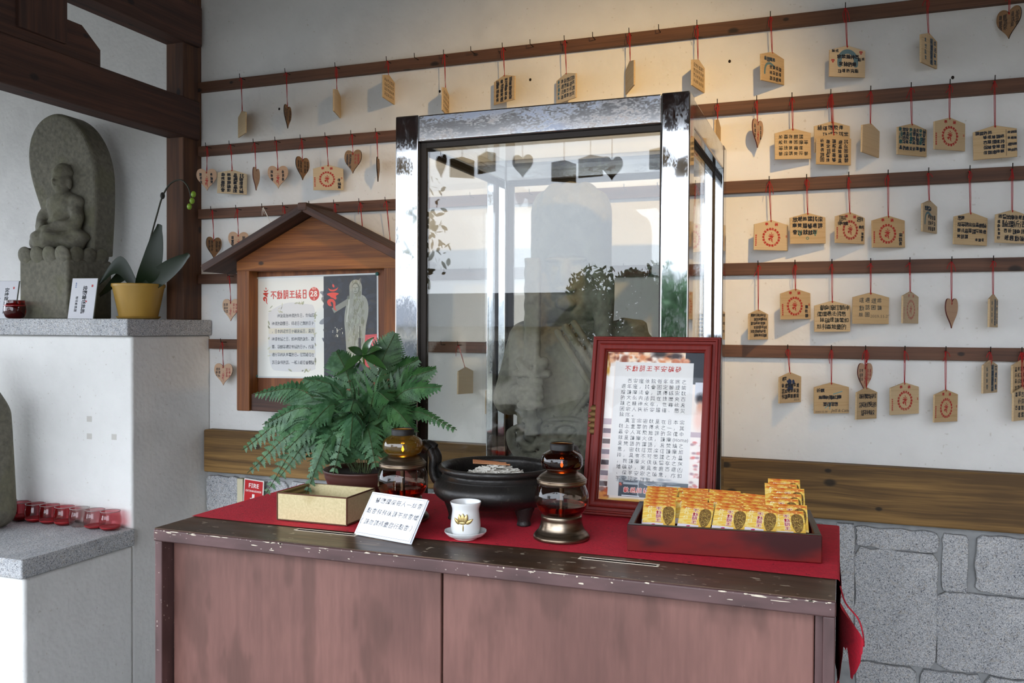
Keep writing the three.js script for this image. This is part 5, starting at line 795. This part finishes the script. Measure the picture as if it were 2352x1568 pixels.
// ---------------------------------------------------------------- house-shaped notice board
{
  const X = -1.695, W = 0.65, H0 = 1.12, H1 = 1.653, Zf = 0.165, Zb = 0.075, c = thing('notice_board', 'wooden notice board shaped like a small gabled house, hung on the rails', 'notice board', [X, H0, 0]);
  const w = W / 2, h = H1 - H0, s = 0.055, apex = 0.155;
  part('back_board', slab(-w + 0.01, w - 0.01, 0.01, h, Zb, 0.113, 1, 0.002), M.houseBack, c);
  part('stile', slab(-w, -w + s, 0, h, 0.113, Zf, 1, 0.004), M.house, c); part('stile', slab(w - s, w, 0, h, 0.113, Zf, 1, 0.004), M.house, c);
  part('bottom_rail', slab(-w + s, w - s, 0, 0.062, 0.113, Zf - 0.01, 0, 0.004), M.roofWood, c, 'dark lower rail');
  const gs = new THREE.Shape([[-w, h - 0.035], [w, h - 0.035], [w, h], [0, h + apex], [-w, h]].map(([a, b]) => new THREE.Vector2(a, b)));
  part('gable', grainUV(tr(new THREE.ExtrudeGeometry(gs, { depth: 0.05, bevelEnabled: true, bevelSize: 0.002, bevelThickness: 0.002, bevelSegments: 1, bevelOffset: -0.002 }), 0, 0, 0.114), 0), M.house, c, 'orange-brown gable board');
  const slope = Math.atan2(apex, w), L = len(w, apex) + 0.095;
  for (const q of [-1, 1]) { const g = new RoundedBoxGeometry(L, 0.026, 0.17, 2, 0.003); grainUV(g, 0); const m = part('roof_board', grainUV(g.translate(q * L / 2, 0.013, 0), 0), M.roofWood, c); m.position.set(0, h + apex + 0.001, 0.155); m.rotation.z = -q * slope; }
  part('ridge', slab(-0.018, 0.018, h + apex + 0.004, h + apex + 0.032, 0.07, 0.242, 2, 0.005), M.roofWood, c);
  for (const q of [-1, 1]) part('hanger', slab(q * 0.2 - 0.015, q * 0.2 + 0.015, 0.47, 0.5, 0.0225, 0.0755, 2, 0.001), M.roofWood, c);
  // poster
  const [k, x] = canvas(1360, 1040), r = rng(21);
  x.fillStyle = '#ecebe2'; x.fillRect(0, 0, 1360, 1040);
  seed(x, 55, 95, 75, 180, '#cf3a24'); pen(x, '#cc3a26', 11); line(x, '不動明王緣日', 150, 132, 72, 73, { wide: 0.82, tall: 1.3 });
  x.fillStyle = '#cc3a26'; x.beginPath(); x.ellipse(660, 178, 60, 70, 0, 0, 7); x.fill(); x.fillStyle = '#f6efe4'; x.font = 'bold 78px sans-serif'; x.fillText('28', 613, 205); pen(x, '#f0c9b8', 3); line(x, '每月', 636, 112, 24, 25); letter(x, '日', 648, 216, 24);
  // torn sheet with scorched, mossy edge
  x.fillStyle = '#d9d8d6'; x.beginPath(); x.moveTo(120, 370); x.bezierCurveTo(200, 300, 330, 255, 420, 262); x.lineTo(640, 290); x.bezierCurveTo(690, 330, 660, 500, 680, 600); x.lineTo(672, 960); x.bezierCurveTo(560, 1010, 300, 985, 190, 975); x.bezierCurveTo(120, 960, 118, 700, 122, 560); x.closePath(); x.fill();
  for (let i = 0; i < 46; i++) { const e = [[140 + 260 * r(), 360 - 90 * r()], [450 + 90 * r(), 266 + 12 * r()], [660 + 18 * r(), 330 + 140 * r()], [124 + 10 * r(), 400 + 500 * r()], [200 + 460 * r(), 968 + 14 * r()], [664 + 12 * r(), 500 + 460 * r()]][i % 6]; x.fillStyle = ['#6f7448', '#8f8f66', '#b9b88e', '#4a4c34'][Math.floor(r() * 4)]; x.globalAlpha = 0.55; x.beginPath(); x.ellipse(e[0], e[1], 10 + 18 * r(), 4 + 6 * r(), r() * 3, 0, 7); x.fill(); } x.globalAlpha = 1;
  x.fillStyle = '#dbd2b0'; x.globalAlpha = 0.6; x.fillRect(124, 530, 545, 60); x.fillRect(124, 760, 545, 36); x.globalAlpha = 1;
  pen(x, '#4b4c50', 3.8); ['　　神誕是指神佛的生日，也包括', '神佛的顯靈日、得道日之類的日子', '，日本把這些日子稱為緣日，是與', '神佛有緣之日，如神佛的誕生、顯', '靈、發願等選定有緣的日子。亦是', '進行祭祀及奉養的日。信眾相信在', '該日參拜的話，一般上相信會靈驗'].forEach((t, i) => line(x, t, 158, 378 + i * 82, 42, 33, { wide: 0.68 }));
  // photograph on the right: dark shrine, a pale stone figure, a red cloth
  x.fillStyle = '#20222c'; x.fillRect(770, 0, 590, 1040);
  for (let i = 0; i < 220; i++) { x.fillStyle = ['#2c3040', '#15161c', '#3a3430', '#343848', '#241f1e'][Math.floor(r() * 5)]; x.globalAlpha = 0.5; x.beginPath(); x.ellipse(770 + 590 * r(), 1040 * r(), 10 + 60 * r(), 6 + 24 * r(), r() * 3, 0, 7); x.fill(); } x.globalAlpha = 1;
  x.fillStyle = '#8c8a7c'; x.save(); x.translate(980, 300); x.rotate(-0.5); x.fillRect(-120, -28, 200, 56); x.restore(); x.fillStyle = '#e9e2c8'; for (let i = 0; i < 14; i++) x.fillRect(860 + 130 * r(), 520 + 100 * r(), 6, 8 + 20 * r());
  x.fillStyle = '#c8474c'; x.beginPath(); x.moveTo(1180, 610); x.lineTo(1360, 600); x.lineTo(1360, 1000); x.lineTo(1200, 900); x.fill(); x.fillStyle = '#d8666a'; x.beginPath(); x.moveTo(1260, 640); x.lineTo(1350, 620); x.lineTo(1340, 760); x.fill();
  x.fillStyle = '#9c9b8c'; x.beginPath(); x.moveTo(1060, 110); x.bezierCurveTo(1070, 20, 1190, 20, 1200, 120); x.lineTo(1198, 200); x.bezierCurveTo(1270, 220, 1280, 330, 1262, 420); x.lineTo(1240, 520); x.lineTo(1210, 900); x.lineTo(1030, 880); x.lineTo(1010, 560); x.bezierCurveTo(990, 430, 1010, 300, 1060, 230); x.closePath(); x.fill();
  for (let i = 0; i < 150; i++) { const py = 60 + 800 * r(); x.fillStyle = ['#b7b5a6', '#7c7f5e', '#8b8a7c', '#a7a892', '#6e7156'][Math.floor(r() * 5)]; x.globalAlpha = 0.5; x.beginPath(); x.ellipse(1130 + (r() - 0.5) * (py < 220 ? 110 : 190), py, 5 + 12 * r(), 10 + 30 * r(), 0.2, 0, 7); x.fill(); } x.globalAlpha = 1;
  for (let i = 0; i < 26; i++) { x.strokeStyle = ['#6f7064', '#84846f', '#bdbcae'][i % 3]; x.globalAlpha = 0.6; x.lineWidth = 3 + 4 * r(); const ax = 1040 + 150 * r(), ay = 240 + 420 * r(); x.beginPath(); x.moveTo(ax, ay); x.bezierCurveTo(ax + 40, ay + 30, ax + 20, ay + 90, ax + 60 * (r() - 0.3), ay + 130); x.stroke(); } x.globalAlpha = 1; x.fillStyle = '#6f7060'; x.beginPath(); x.ellipse(1130, 130, 42, 58, 0, 0, 7); x.fill(); x.fillStyle = '#a3a293'; x.beginPath(); x.ellipse(1126, 136, 34, 48, 0, 0, 7); x.fill(); x.fillStyle = '#5d5f4e'; x.fillRect(1100, 122, 20, 5); x.fillRect(1134, 122, 20, 5); x.fillRect(1112, 160, 30, 5); x.fillStyle = '#77795f'; x.fillRect(1122, 126, 7, 24); x.strokeStyle = '#c4c3b6'; x.lineWidth = 14; x.beginPath(); x.moveTo(1055, 250); x.lineTo(1030, 470); x.stroke(); x.strokeStyle = '#2a2622'; x.lineWidth = 8; x.beginPath(); x.moveTo(1175, 520); x.lineTo(1172, 800); x.stroke(); x.fillStyle = '#2a2622'; x.fillRect(1158, 640, 28, 110);
  seed(x, 800, 80, 150, 280, '#e0402a');
  const pw = 0.485, ph = 0.352, P = part('poster', new RoundedBoxGeometry(pw + 0.012, ph + 0.012, 0.0016, 1, 0.0006), std({ color: 0xcfd2d0, roughness: 0.25 }), c, 'laminated poster with red title and a photograph'); P.position.set(-0.0255, 0.302, 0.1145); P.rotation.z = 0.014; P.rotation.x = -0.01;
  part('print', new THREE.PlaneGeometry(pw, ph).translate(0, 0, 0.0012), std({ map: ctex(k), roughness: 0.3 }), P);
  for (const [a, b, col] of [[-0.247, 0.178, 0xd8c79a], [0.247, 0.178, 0x14564e], [-0.25, -0.176, 0x14564e], [0.25, -0.176, 0x14564e]]) part('drawing_pin', lathe([[0, 0.008], [0.006, 0.007], [0.0062, 0.004], [0.004, 0.002], [0.004, 0]], 16).rotateX(Math.PI / 2).translate(a, b, 0.001), std({ color: col, roughness: 0.4 }), P);
}
// fire extinguisher sign and the cream pipe beside it
{
  const [k, x] = canvas(400, 480); x.fillStyle = '#c51d22'; x.fillRect(0, 0, 400, 480); x.strokeStyle = '#f3efe8'; x.lineWidth = 14; x.strokeRect(7, 7, 386, 466); x.fillStyle = '#f6f2ea'; x.textAlign = 'center'; x.font = 'bold 104px sans-serif'; x.fillText('FIRE', 200, 140); x.font = 'bold 46px sans-serif'; x.fillText('EXTINGUISHER', 200, 215, 350); x.beginPath(); x.moveTo(200, 420); x.lineTo(130, 320); x.lineTo(175, 320); x.lineTo(175, 250); x.lineTo(225, 250); x.lineTo(225, 320); x.lineTo(270, 320); x.fill();
  const t = thing('fire_sign', 'small red and white fire extinguisher sign on the wall base', 'sign', [-2.033, 0.72, 0.055]); part('plate', new RoundedBoxGeometry(0.088, 0.135, 0.004, 1, 0.001).translate(0, 0.067, 0), std({ color: 0xe8e4da, roughness: 0.4 }), t); part('print', new THREE.PlaneGeometry(0.086, 0.103).translate(0, 0.082, 0.0024), std({ map: ctex(k), roughness: 0.4 }), t); t.rotation.z = -0.06;
  part('bracket', new RoundedBoxGeometry(0.06, 0.09, 0.022, 1, 0.002).translate(0, 0.05, -0.0135), std({ color: 0x8a8a86, roughness: 0.6 }), t);
  single('conduit', slab(-2.109, -2.082, 0.2, 0.852, 0.026, 0.05, 1, 0.004), std({ color: 0xd8d0b0, roughness: 0.5 }), 'cream conduit running up the stone base beside the fire sign', 'conduit');
}
// ---------------------------------------------------------------- things on the altar
{
  // stele: block, lotus row, boat-shaped halo and the seated figure
  const S = 1.4462, c = thing('seated_stone_statue', 'weathered stone seated figure before a tall rounded halo on a square block', 'statue', [-2.768, S, 0.215]);
  part('block', (() => { const g = new RoundedBoxGeometry(0.24, 0.225, 0.21, 4, 0.01); return grainUV(g.translate(0, 0.1125, 0), 0); })(), M.statue, c);
  const lotus = []; for (let i = 0; i < 4; i++) lotus.push(new THREE.SphereGeometry(1, 20, 14).scale(0.035, 0.036, 0.016).rotateX(0.25).translate(-0.0915 + i * 0.061, 0.235, 0.1)); for (const s of [-1, 1]) for (let i = 0; i < 3; i++) lotus.push(new THREE.SphereGeometry(1, 20, 14).scale(0.016, 0.036, 0.035).rotateZ(-s * 0.25).translate(s * 0.112, 0.235, 0.062 - i * 0.06));
  lotus.push(new RoundedBoxGeometry(0.22, 0.05, 0.2, 2, 0.015).translate(0, 0.238, 0)); part('lotus_row', grainUV(merge(lotus), 0), M.statue, c);
  const s = new THREE.Shape(); s.moveTo(-0.115, 0.25); s.bezierCurveTo(-0.115, 0.42, -0.215, 0.5, -0.222, 0.64); s.bezierCurveTo(-0.225, 0.75, -0.15, 0.8, -0.08, 0.795); s.bezierCurveTo(0.03, 0.78, 0.11, 0.66, 0.118, 0.54); s.bezierCurveTo(0.125, 0.42, 0.115, 0.36, 0.112, 0.25); s.closePath();
  const hal = new THREE.ExtrudeGeometry(s, { depth: 0.075, bevelEnabled: true, bevelSize: 0.016, bevelThickness: 0.016, bevelSegments: 4, bevelOffset: -0.012, curveSegments: 24 }).translate(0, 0, -0.1); hal.rotateX(-0.02); part('halo', grainUV(hal, 0), M.statue, c);
  const fig = (p) => {
    let d = ell(p, [0, 0.05, 0.0], [0.115, 0.045, 0.085]);
    d = smin(d, cap(p, [-0.095, 0.04, 0.02], [0.02, 0.035, 0.085], 0.036, 0.03), 0.02); d = smin(d, cap(p, [0.095, 0.04, 0.02], [-0.02, 0.035, 0.085], 0.036, 0.03), 0.02);
    d = smin(d, ell(p, [0, 0.13, -0.01], [0.066, 0.095, 0.05]), 0.03); d = smin(d, ell(p, [0, 0.195, -0.01], [0.078, 0.032, 0.042]), 0.03);
    for (const q of [-1, 1]) { d = smin(d, cap(p, [q * 0.07, 0.19, -0.005], [q * 0.088, 0.11, 0.015], 0.025, 0.022), 0.015); d = smin(d, cap(p, [q * 0.088, 0.11, 0.015], [q * 0.015, 0.085, 0.075], 0.022, 0.017), 0.015); }
    d = smin(d, cap(p, [0, 0.2, -0.005], [0, 0.24, 0.0], 0.022, 0.02), 0.012);
    let h = ell(p, [0, 0.272, 0.002], [0.036, 0.045, 0.038]); h = smin(h, ell(p, [0, 0.268, 0.04], [0.007, 0.012, 0.008]), 0.006); h = smin(h, ell(p, [0, 0.308, -0.004], [0.04, 0.022, 0.04]), 0.012); h = smin(h, ell(p, [0, 0.33, -0.006], [0.025, 0.016, 0.026]), 0.015);
    for (const q of [-1, 1]) { h = smin(h, ell(p, [q * 0.037, 0.262, -0.002], [0.006, 0.02, 0.01]), 0.005); h = smax(h, -ell(p, [q * 0.014, 0.277, 0.041], [0.009, 0.0035, 0.006]), 0.004); } h = smax(h, -ell(p, [0, 0.249, 0.038], [0.011, 0.003, 0.006]), 0.003);
    d = smin(d, h, 0.006);
    return d + 0.0035 * Math.sin(95 * (p[1] + 0.45 * Math.abs(p[0]) - 0.3 * p[2])) * smooth(0.22, 0.15, p[1]);
  };
  const f = part('seated_figure', sculpt(fig, [0, 0.165, 0.0], 0.19, 96), M.statue, c); f.position.set(-0.02, 0.258, 0.0); f.scale.set(0.98, 0.98, 1.0);
  // lower statue, only its edge in the picture
  const lo = single('robed_stone_statue', sculpt((p) => { let d = rbox(p, [0, 0.2, 0], [0.15 - 0.1 * p[1], 0.22, 0.1], 0.06); d = smin(d, ell(p, [0, 0.42, 0], [0.1, 0.1, 0.08]), 0.06); d = smin(d, ell(p, [0, 0.53, 0.02], [0.06, 0.075, 0.06]), 0.03); return d + 0.004 * Math.sin(60 * p[0]) * smooth(0.4, 0.3, p[1]); }, [0, 0.3, 0], 0.34, 60), M.statue, 'grey stone robed statue cut off by the left edge of the picture', 'statue'); lo.position.set(-2.785, 0.749, 0.605);
}
{ // orchid in a mustard pot
  const c = thing('potted_orchid', 'orchid with one tall bare stem in a mustard yellow pot', 'potted plant', [-2.432, 1.4462, 0.2]);
  const mus = std({ map: tex(128, 128, (u, v) => sc3(hex(0xb08a3c), 0.92 + 0.16 * fbm(u, v, 10, 10, 3, 311))), roughness: 0.45 });
  part('saucer', lathe([[0, 0], [0.068, 0], [0.078, 0.01], [0.075, 0.011], [0.066, 0.004], [0, 0.004]], 48), mus, c);
  const pot = part('pot', lathe([[0, 0.0045], [0.064, 0.0045], [0.068, 0.012], [0.09, 0.118], [0.0935, 0.12], [0.0935, 0.13], [0.088, 0.13], [0.085, 0.11], [0, 0.108]], 56), mus, c); void pot;
  part('bark', tr(new THREE.CircleGeometry(0.085, 24).rotateX(-Math.PI / 2), 0, 0.112, 0), std({ color: 0x2a1e14, roughness: 1 }), c);
  const leaf = std({ color: 0x16240f, roughness: 0.42, side: THREE.DoubleSide });
  const L = (o, m, e, w) => { const cv = new THREE.CatmullRomCurve3([V3(...o), V3(...m), V3(...e)]), p = [], idx = [], n = 16, side = new THREE.Vector3().crossVectors(V3(...e).sub(V3(...o)), V3(0.55, 0.1, 0.8)).normalize(), up = new THREE.Vector3().crossVectors(side, V3(...e).sub(V3(...o))).normalize(); for (let i = 0; i <= n; i++) { const t = i / n, q = cv.getPoint(t), ww = w * Math.pow(Math.sin(Math.PI * Math.min(0.97, 0.12 + t * 0.88)), 0.6); for (const k of [-1, 0, 1]) { const v = q.clone().addScaledVector(side, k * ww).addScaledVector(up, k ? 0.006 : 0); p.push(v.x, v.y, v.z); } } for (let i = 0; i < n; i++) for (const k of [0, 1]) { const a = i * 3 + k; idx.push(a, a + 1, a + 3, a + 1, a + 4, a + 3); } const g = new THREE.BufferGeometry(); g.setAttribute('position', new THREE.Float32BufferAttribute(p, 3)); g.setIndex(idx); g.computeVertexNormals(); part('leaf', g, leaf, c); };
  L([0.01, 0.11, 0], [0.08, 0.2, 0.02], [0.12, 0.345, 0.02], 0.036); L([0.02, 0.11, 0.0], [0.12, 0.17, 0.0], [0.235, 0.235, 0.0], 0.034); L([0.0, 0.11, 0], [-0.07, 0.2, 0.02], [-0.16, 0.13, 0.03], 0.034); L([-0.01, 0.11, 0.0], [-0.08, 0.175, -0.03], [-0.125, 0.085, 0.06], 0.026);
  part('flower_stem', tube([[-0.005, 0.11, 0.0], [0.03, 0.22, 0.0], [0.085, 0.38, 0.0], [0.115, 0.455, 0.0], [0.15, 0.495, 0.0], [0.195, 0.505, 0.0], [0.24, 0.47, 0.01], [0.252, 0.425, 0.01]], 0.003, 50), std({ color: 0x2c2a1a, roughness: 0.6 }), c);
  part('node', new THREE.SphereGeometry(0.0085, 12, 10).scale(1, 1.5, 1).translate(0.112, 0.452, 0), std({ color: 0x1e1c14, roughness: 0.6 }), c);
  for (const [a, b] of [[0.256, 0.425], [0.244, 0.405], [0.262, 0.448]]) part('bud', new THREE.SphereGeometry(0.0105, 12, 10).scale(0.85, 1.1, 0.85).translate(a, b, 0.012), std({ color: 0x7fa02a, roughness: 0.45 }), c, 'green flower bud');
}
function textCard(label, pos, turn, w, h, lean) {
  const [k, x] = canvas(240, 380), r = rng(9 + Math.round(pos[0] * 50)); x.fillStyle = '#e2e2e6'; x.fillRect(0, 0, 240, 380); const A = Object.keys(BUILT);
  const col = (px, py, n, s, p, c, lw) => { pen(x, c, lw); for (let i = 0; i < n; i++) letter(x, A[Math.floor(r() * A.length)], px, py + i * p, s); };
  col(112, 70, 6, 42, 44, '#22242a', 6); col(50, 170, 5, 26, 30, '#33353c', 3.5); col(34, 40, 3, 14, 18, '#5a70a0', 2); x.fillStyle = '#c04a48'; x.fillRect(190, 60, 16, 22); x.fillRect(150, 210, 14, 16);
  const t = thing('text_card', label, 'card', pos, turn); t.rotation.order = 'YXZ'; t.rotation.x = -lean;
  part('card_back', new RoundedBoxGeometry(w + 0.004, h + 0.002, 0.005, 1, 0.001).translate(0, h / 2, -0.003), std({ color: 0x6c7066, roughness: 0.4 }), t); part('print', new THREE.PlaneGeometry(w, h).translate(0, h / 2, 0.0002), std({ map: ctex(k), roughness: 0.4 }), t);
}
textCard('white card of brush characters leaning beside the stone block', [-2.572, 1.4472, 0.335], 0.2, 0.1, 0.15, 0.2);
textCard('white card half hidden behind the square stone block', [-2.945, 1.4472, 0.345], 0.25, 0.095, 0.145, 0.2);
function cup(label, pos, k, wax, tint) {
  const t = thing('candle_cup', label, 'candle cup', pos, 0, pos[1] > 1 ? undefined : 'red glass candle cups'); const s = (a) => a.map(([r, y]) => [r * k, y * k]);
  part('glass', lathe(smoothProfile(s([[0, 0.001], [0.022, 0.001], [0.03, 0.006], [0.036, 0.022], [0.036, 0.04], [0.033, 0.056], [0.0325, 0.066]]), 40), 40), std({ color: tint, transmission: 1, thickness: 0, ior: 1.5, roughness: 0.02 }), t);
  part('rim', new THREE.TorusGeometry(0.0325 * k, 0.0011 * k, 6, 40).rotateX(Math.PI / 2).translate(0, 0.066 * k, 0), std({ color: 0xcfc8c6, transmission: 0.6, thickness: 0, roughness: 0.1 }), t);
  if (wax) part('wax', lathe(smoothProfile(s([[0, 0.003], [0.021, 0.003], [0.029, 0.008], [0.0338, wax * 0.75], [0.0342, wax], [0, wax]]), 24), 32), std({ color: 0xb01822, roughness: 0.35, transmission: 0.25, thickness: 0 }), t, 'red wax');
}
cup('deep red glass candle cup on the upper slab beside the square stone block', [-2.848, 1.4462, 0.372], 1.02, 0.05, 0xa01018);
['rightmost', 'second from the right', 'third from the right, colourless,', 'fourth from the right', 'fifth from the right', 'sixth from the right', 'seventh from the right', 'leftmost, in shadow,'].forEach((n, i) => cup(`glass candle cup, ${n} in the row on the lower ledge`, [-2.318 - i * 0.0685, 0.7262, 0.449], 0.98, [0.014, 0.012, 0, 0.016, 0.014, 0.016, 0.018, 0.02][i], [0xe8b8bc, 0xe6bcbf, 0xdedcda, 0xe09aa0, 0xe0a0a6, 0xdd9aa0, 0xd98a90, 0xd0a0b0][i]));
// ---------------------------------------------------------------- the yard that the case mirrors, plus an added light-blocking hall
{
  const r = rng(900), leafG = new THREE.ShapeGeometry(new THREE.Shape([[-0.5, 0], [-0.2, -0.2], [0.15, -0.2], [0.5, 0], [0.15, 0.2], [-0.2, 0.2]].map(([a, b]) => new THREE.Vector2(a, b)))), bark = std({ color: 0x4a3c30, roughness: 0.9 });
  function tree(name, label, x, z, trunk, cx, cy, cz, rx, ry, rz, n, size, col) {
    const t = thing(name, label, 'tree', [x, 0, z]);
    part('trunk', tube([[0, 0, 0], [0.06, trunk * 0.5, 0.02], [cx * 0.5, trunk, cz * 0.5], [cx, cy, cz]], 0.05 + trunk * 0.02, 16, 8), bark, t);
    const m = new THREE.InstancedMesh(leafG, std({ color: col, roughness: 0.6, side: THREE.DoubleSide }), n), o = new THREE.Object3D();
    for (let i = 0; i < n; i++) { const u = r() * 6.283, v = Math.acos(2 * r() - 1), q = 0.55 + 0.45 * Math.cbrt(r()), lump = 0.75 + 0.35 * Math.sin(3 * u + x) * Math.sin(2.3 * v); o.position.set(cx + rx * q * lump * Math.sin(v) * Math.cos(u), cy + ry * q * lump * Math.cos(v), cz + rz * q * Math.sin(v) * Math.sin(u)); o.rotation.set(r() * 6, r() * 6, r() * 6); o.scale.setScalar(size * (0.6 + 0.8 * r())); o.updateMatrix(); m.setMatrixAt(i, o.matrix); }
    m.name = 'foliage'; m.userData.kind = 'stuff'; lit(m); t.add(m);
  }
  tree('garden_tree', 'broad dark garden tree across the yard', -3.4, 14, 1.0, 0, 1.7, 0, 1.3, 0.85, 1.2, 7000, 0.125, 0x2f4a30);
  tree('garden_tree', 'round garden tree right of the others across the yard', -2.0, 12, 1.0, 0, 1.75, 0, 0.8, 0.75, 0.8, 4000, 0.12, 0x3c5a38);
  tree('garden_tree', 'tall garden tree left of the low house', -12.5, 17, 2.0, 0, 3.0, 0, 1.6, 1.6, 1.5, 7000, 0.15, 0x35523a);
  tree('overhanging_tree', 'tree whose leafy twigs hang near the eaves', -4.8, 5.4, 2.3, 1.5, 2.15, 0.0, 0.5, 0.6, 0.5, 520, 0.07, 0x4a5030);
  tree('overhanging_tree', 'slender tree beside the left end of the terrace', -5.2, 6.5, 2.0, 0.2, 2.6, 0, 0.9, 0.9, 0.9, 2200, 0.07, 0x4f6a3a);
  const wall = std({ color: 0xb9b4a8, roughness: 0.9 }), dark = std({ color: 0x44464a, roughness: 0.8 }), glassy = std({ color: 0x2a3034, roughness: 0.2 });
  const h = thing('low_house', 'low house with a dark tiled roof across the yard', 'house', [-7.4, 0, 15]);
  part('walls', grainUV(new THREE.BoxGeometry(5, 1.5, 3).translate(0, 0.75, 0)), wall, h);
  const rs = new THREE.Shape([[-1.9, 1.45], [1.9, 1.45], [0.1, 2.1], [-0.1, 2.1]].map(([a, b]) => new THREE.Vector2(a, b))); part('roof', grainUV(new THREE.ExtrudeGeometry(rs, { depth: 5.8, bevelEnabled: false }).rotateY(Math.PI / 2).translate(-2.9, 0, 0)), dark, h);
  for (const x of [-1.6, 0, 1.6]) part('window', new THREE.BoxGeometry(0.8, 0.7, 0.06).translate(x, 0.85, -1.51), glassy, h);
  single('yard_wall', slab(-16, 12, 0, 1.15, 18, 18.2, 0, 0.02), wall, 'pale wall along the far side of the yard', 'wall');
  const f = thing('added_hall_blocker', 'added tall dark hall out of view, blocking sky light from the front right', 'light_blocker', [8.4, 0, 9.0]); part('walls', grainUV(new THREE.BoxGeometry(9, 5.0, 4).translate(0, 2.5, 0)), dark, f); part('roof', grainUV(new THREE.BoxGeometry(9.6, 0.3, 4.6).translate(0, 5.1, 0)), dark, f); for (let i = 0; i < 5; i++) part('window', new THREE.BoxGeometry(1, 0.9, 0.06).translate(-3.4 + i * 1.7, 2.7, -2.01), glassy, f);  // hall added out of view to shade the surfaces that face right
}
// plaques hanging from the eaves, facing the case
{
  const y0 = 2.28, z = 3.02, w1 = std({ color: 0xb39a72, roughness: 0.8 }), w2 = std({ color: 0x7d5a44, roughness: 0.8 }), names = ['first', 'second', 'third', 'fourth', 'fifth', 'sixth', 'seventh', 'eighth', 'ninth', 'tenth'];
  const es = new THREE.Shape([[-0.06, -0.05], [0.06, -0.05], [0.06, 0.035], [0, 0.05], [-0.06, 0.035]].map(([a, b]) => new THREE.Vector2(a, b))), hs = new THREE.Shape(); hs.moveTo(0, 0.03); hs.bezierCurveTo(0.01, 0.06, 0.05, 0.06, 0.05, 0.02); hs.bezierCurveTo(0.05, -0.01, 0.01, -0.03, 0, -0.055); hs.bezierCurveTo(-0.01, -0.03, -0.05, -0.01, -0.05, 0.02); hs.bezierCurveTo(-0.05, 0.06, -0.01, 0.06, 0, 0.03);
  const eg = new THREE.ExtrudeGeometry(es, { depth: 0.005, bevelEnabled: false }), hg = new THREE.ExtrudeGeometry(hs, { depth: 0.005, bevelEnabled: false });
  for (let i = 0; i < 10; i++) { const heart = i % 3 === 1, L = 0.03 + 0.1 * hash(i, 2, 7), t = thing(heart ? 'heart_plaque' : 'prayer_plaque', `wooden ${heart ? 'heart' : 'plaque'} hanging from the eaves, ${names[i]} of the row mirrored in the glass`, 'plaque', [-2.0 + i * 0.15 + 0.09 * hash(i, 8, 2), y0 - L - 0.05, z - 0.02], 1.6 * (hash(i, 4, 4) - 0.5), 'plaques under the eaves'); part('board', heart ? hg : eg, heart ? w2 : w1, t); part('cord', bar([0, 0.03, 0], [0, L + 0.05, 0], 0.0015), M.string, t); }
}
renderer.render(scene, camera);
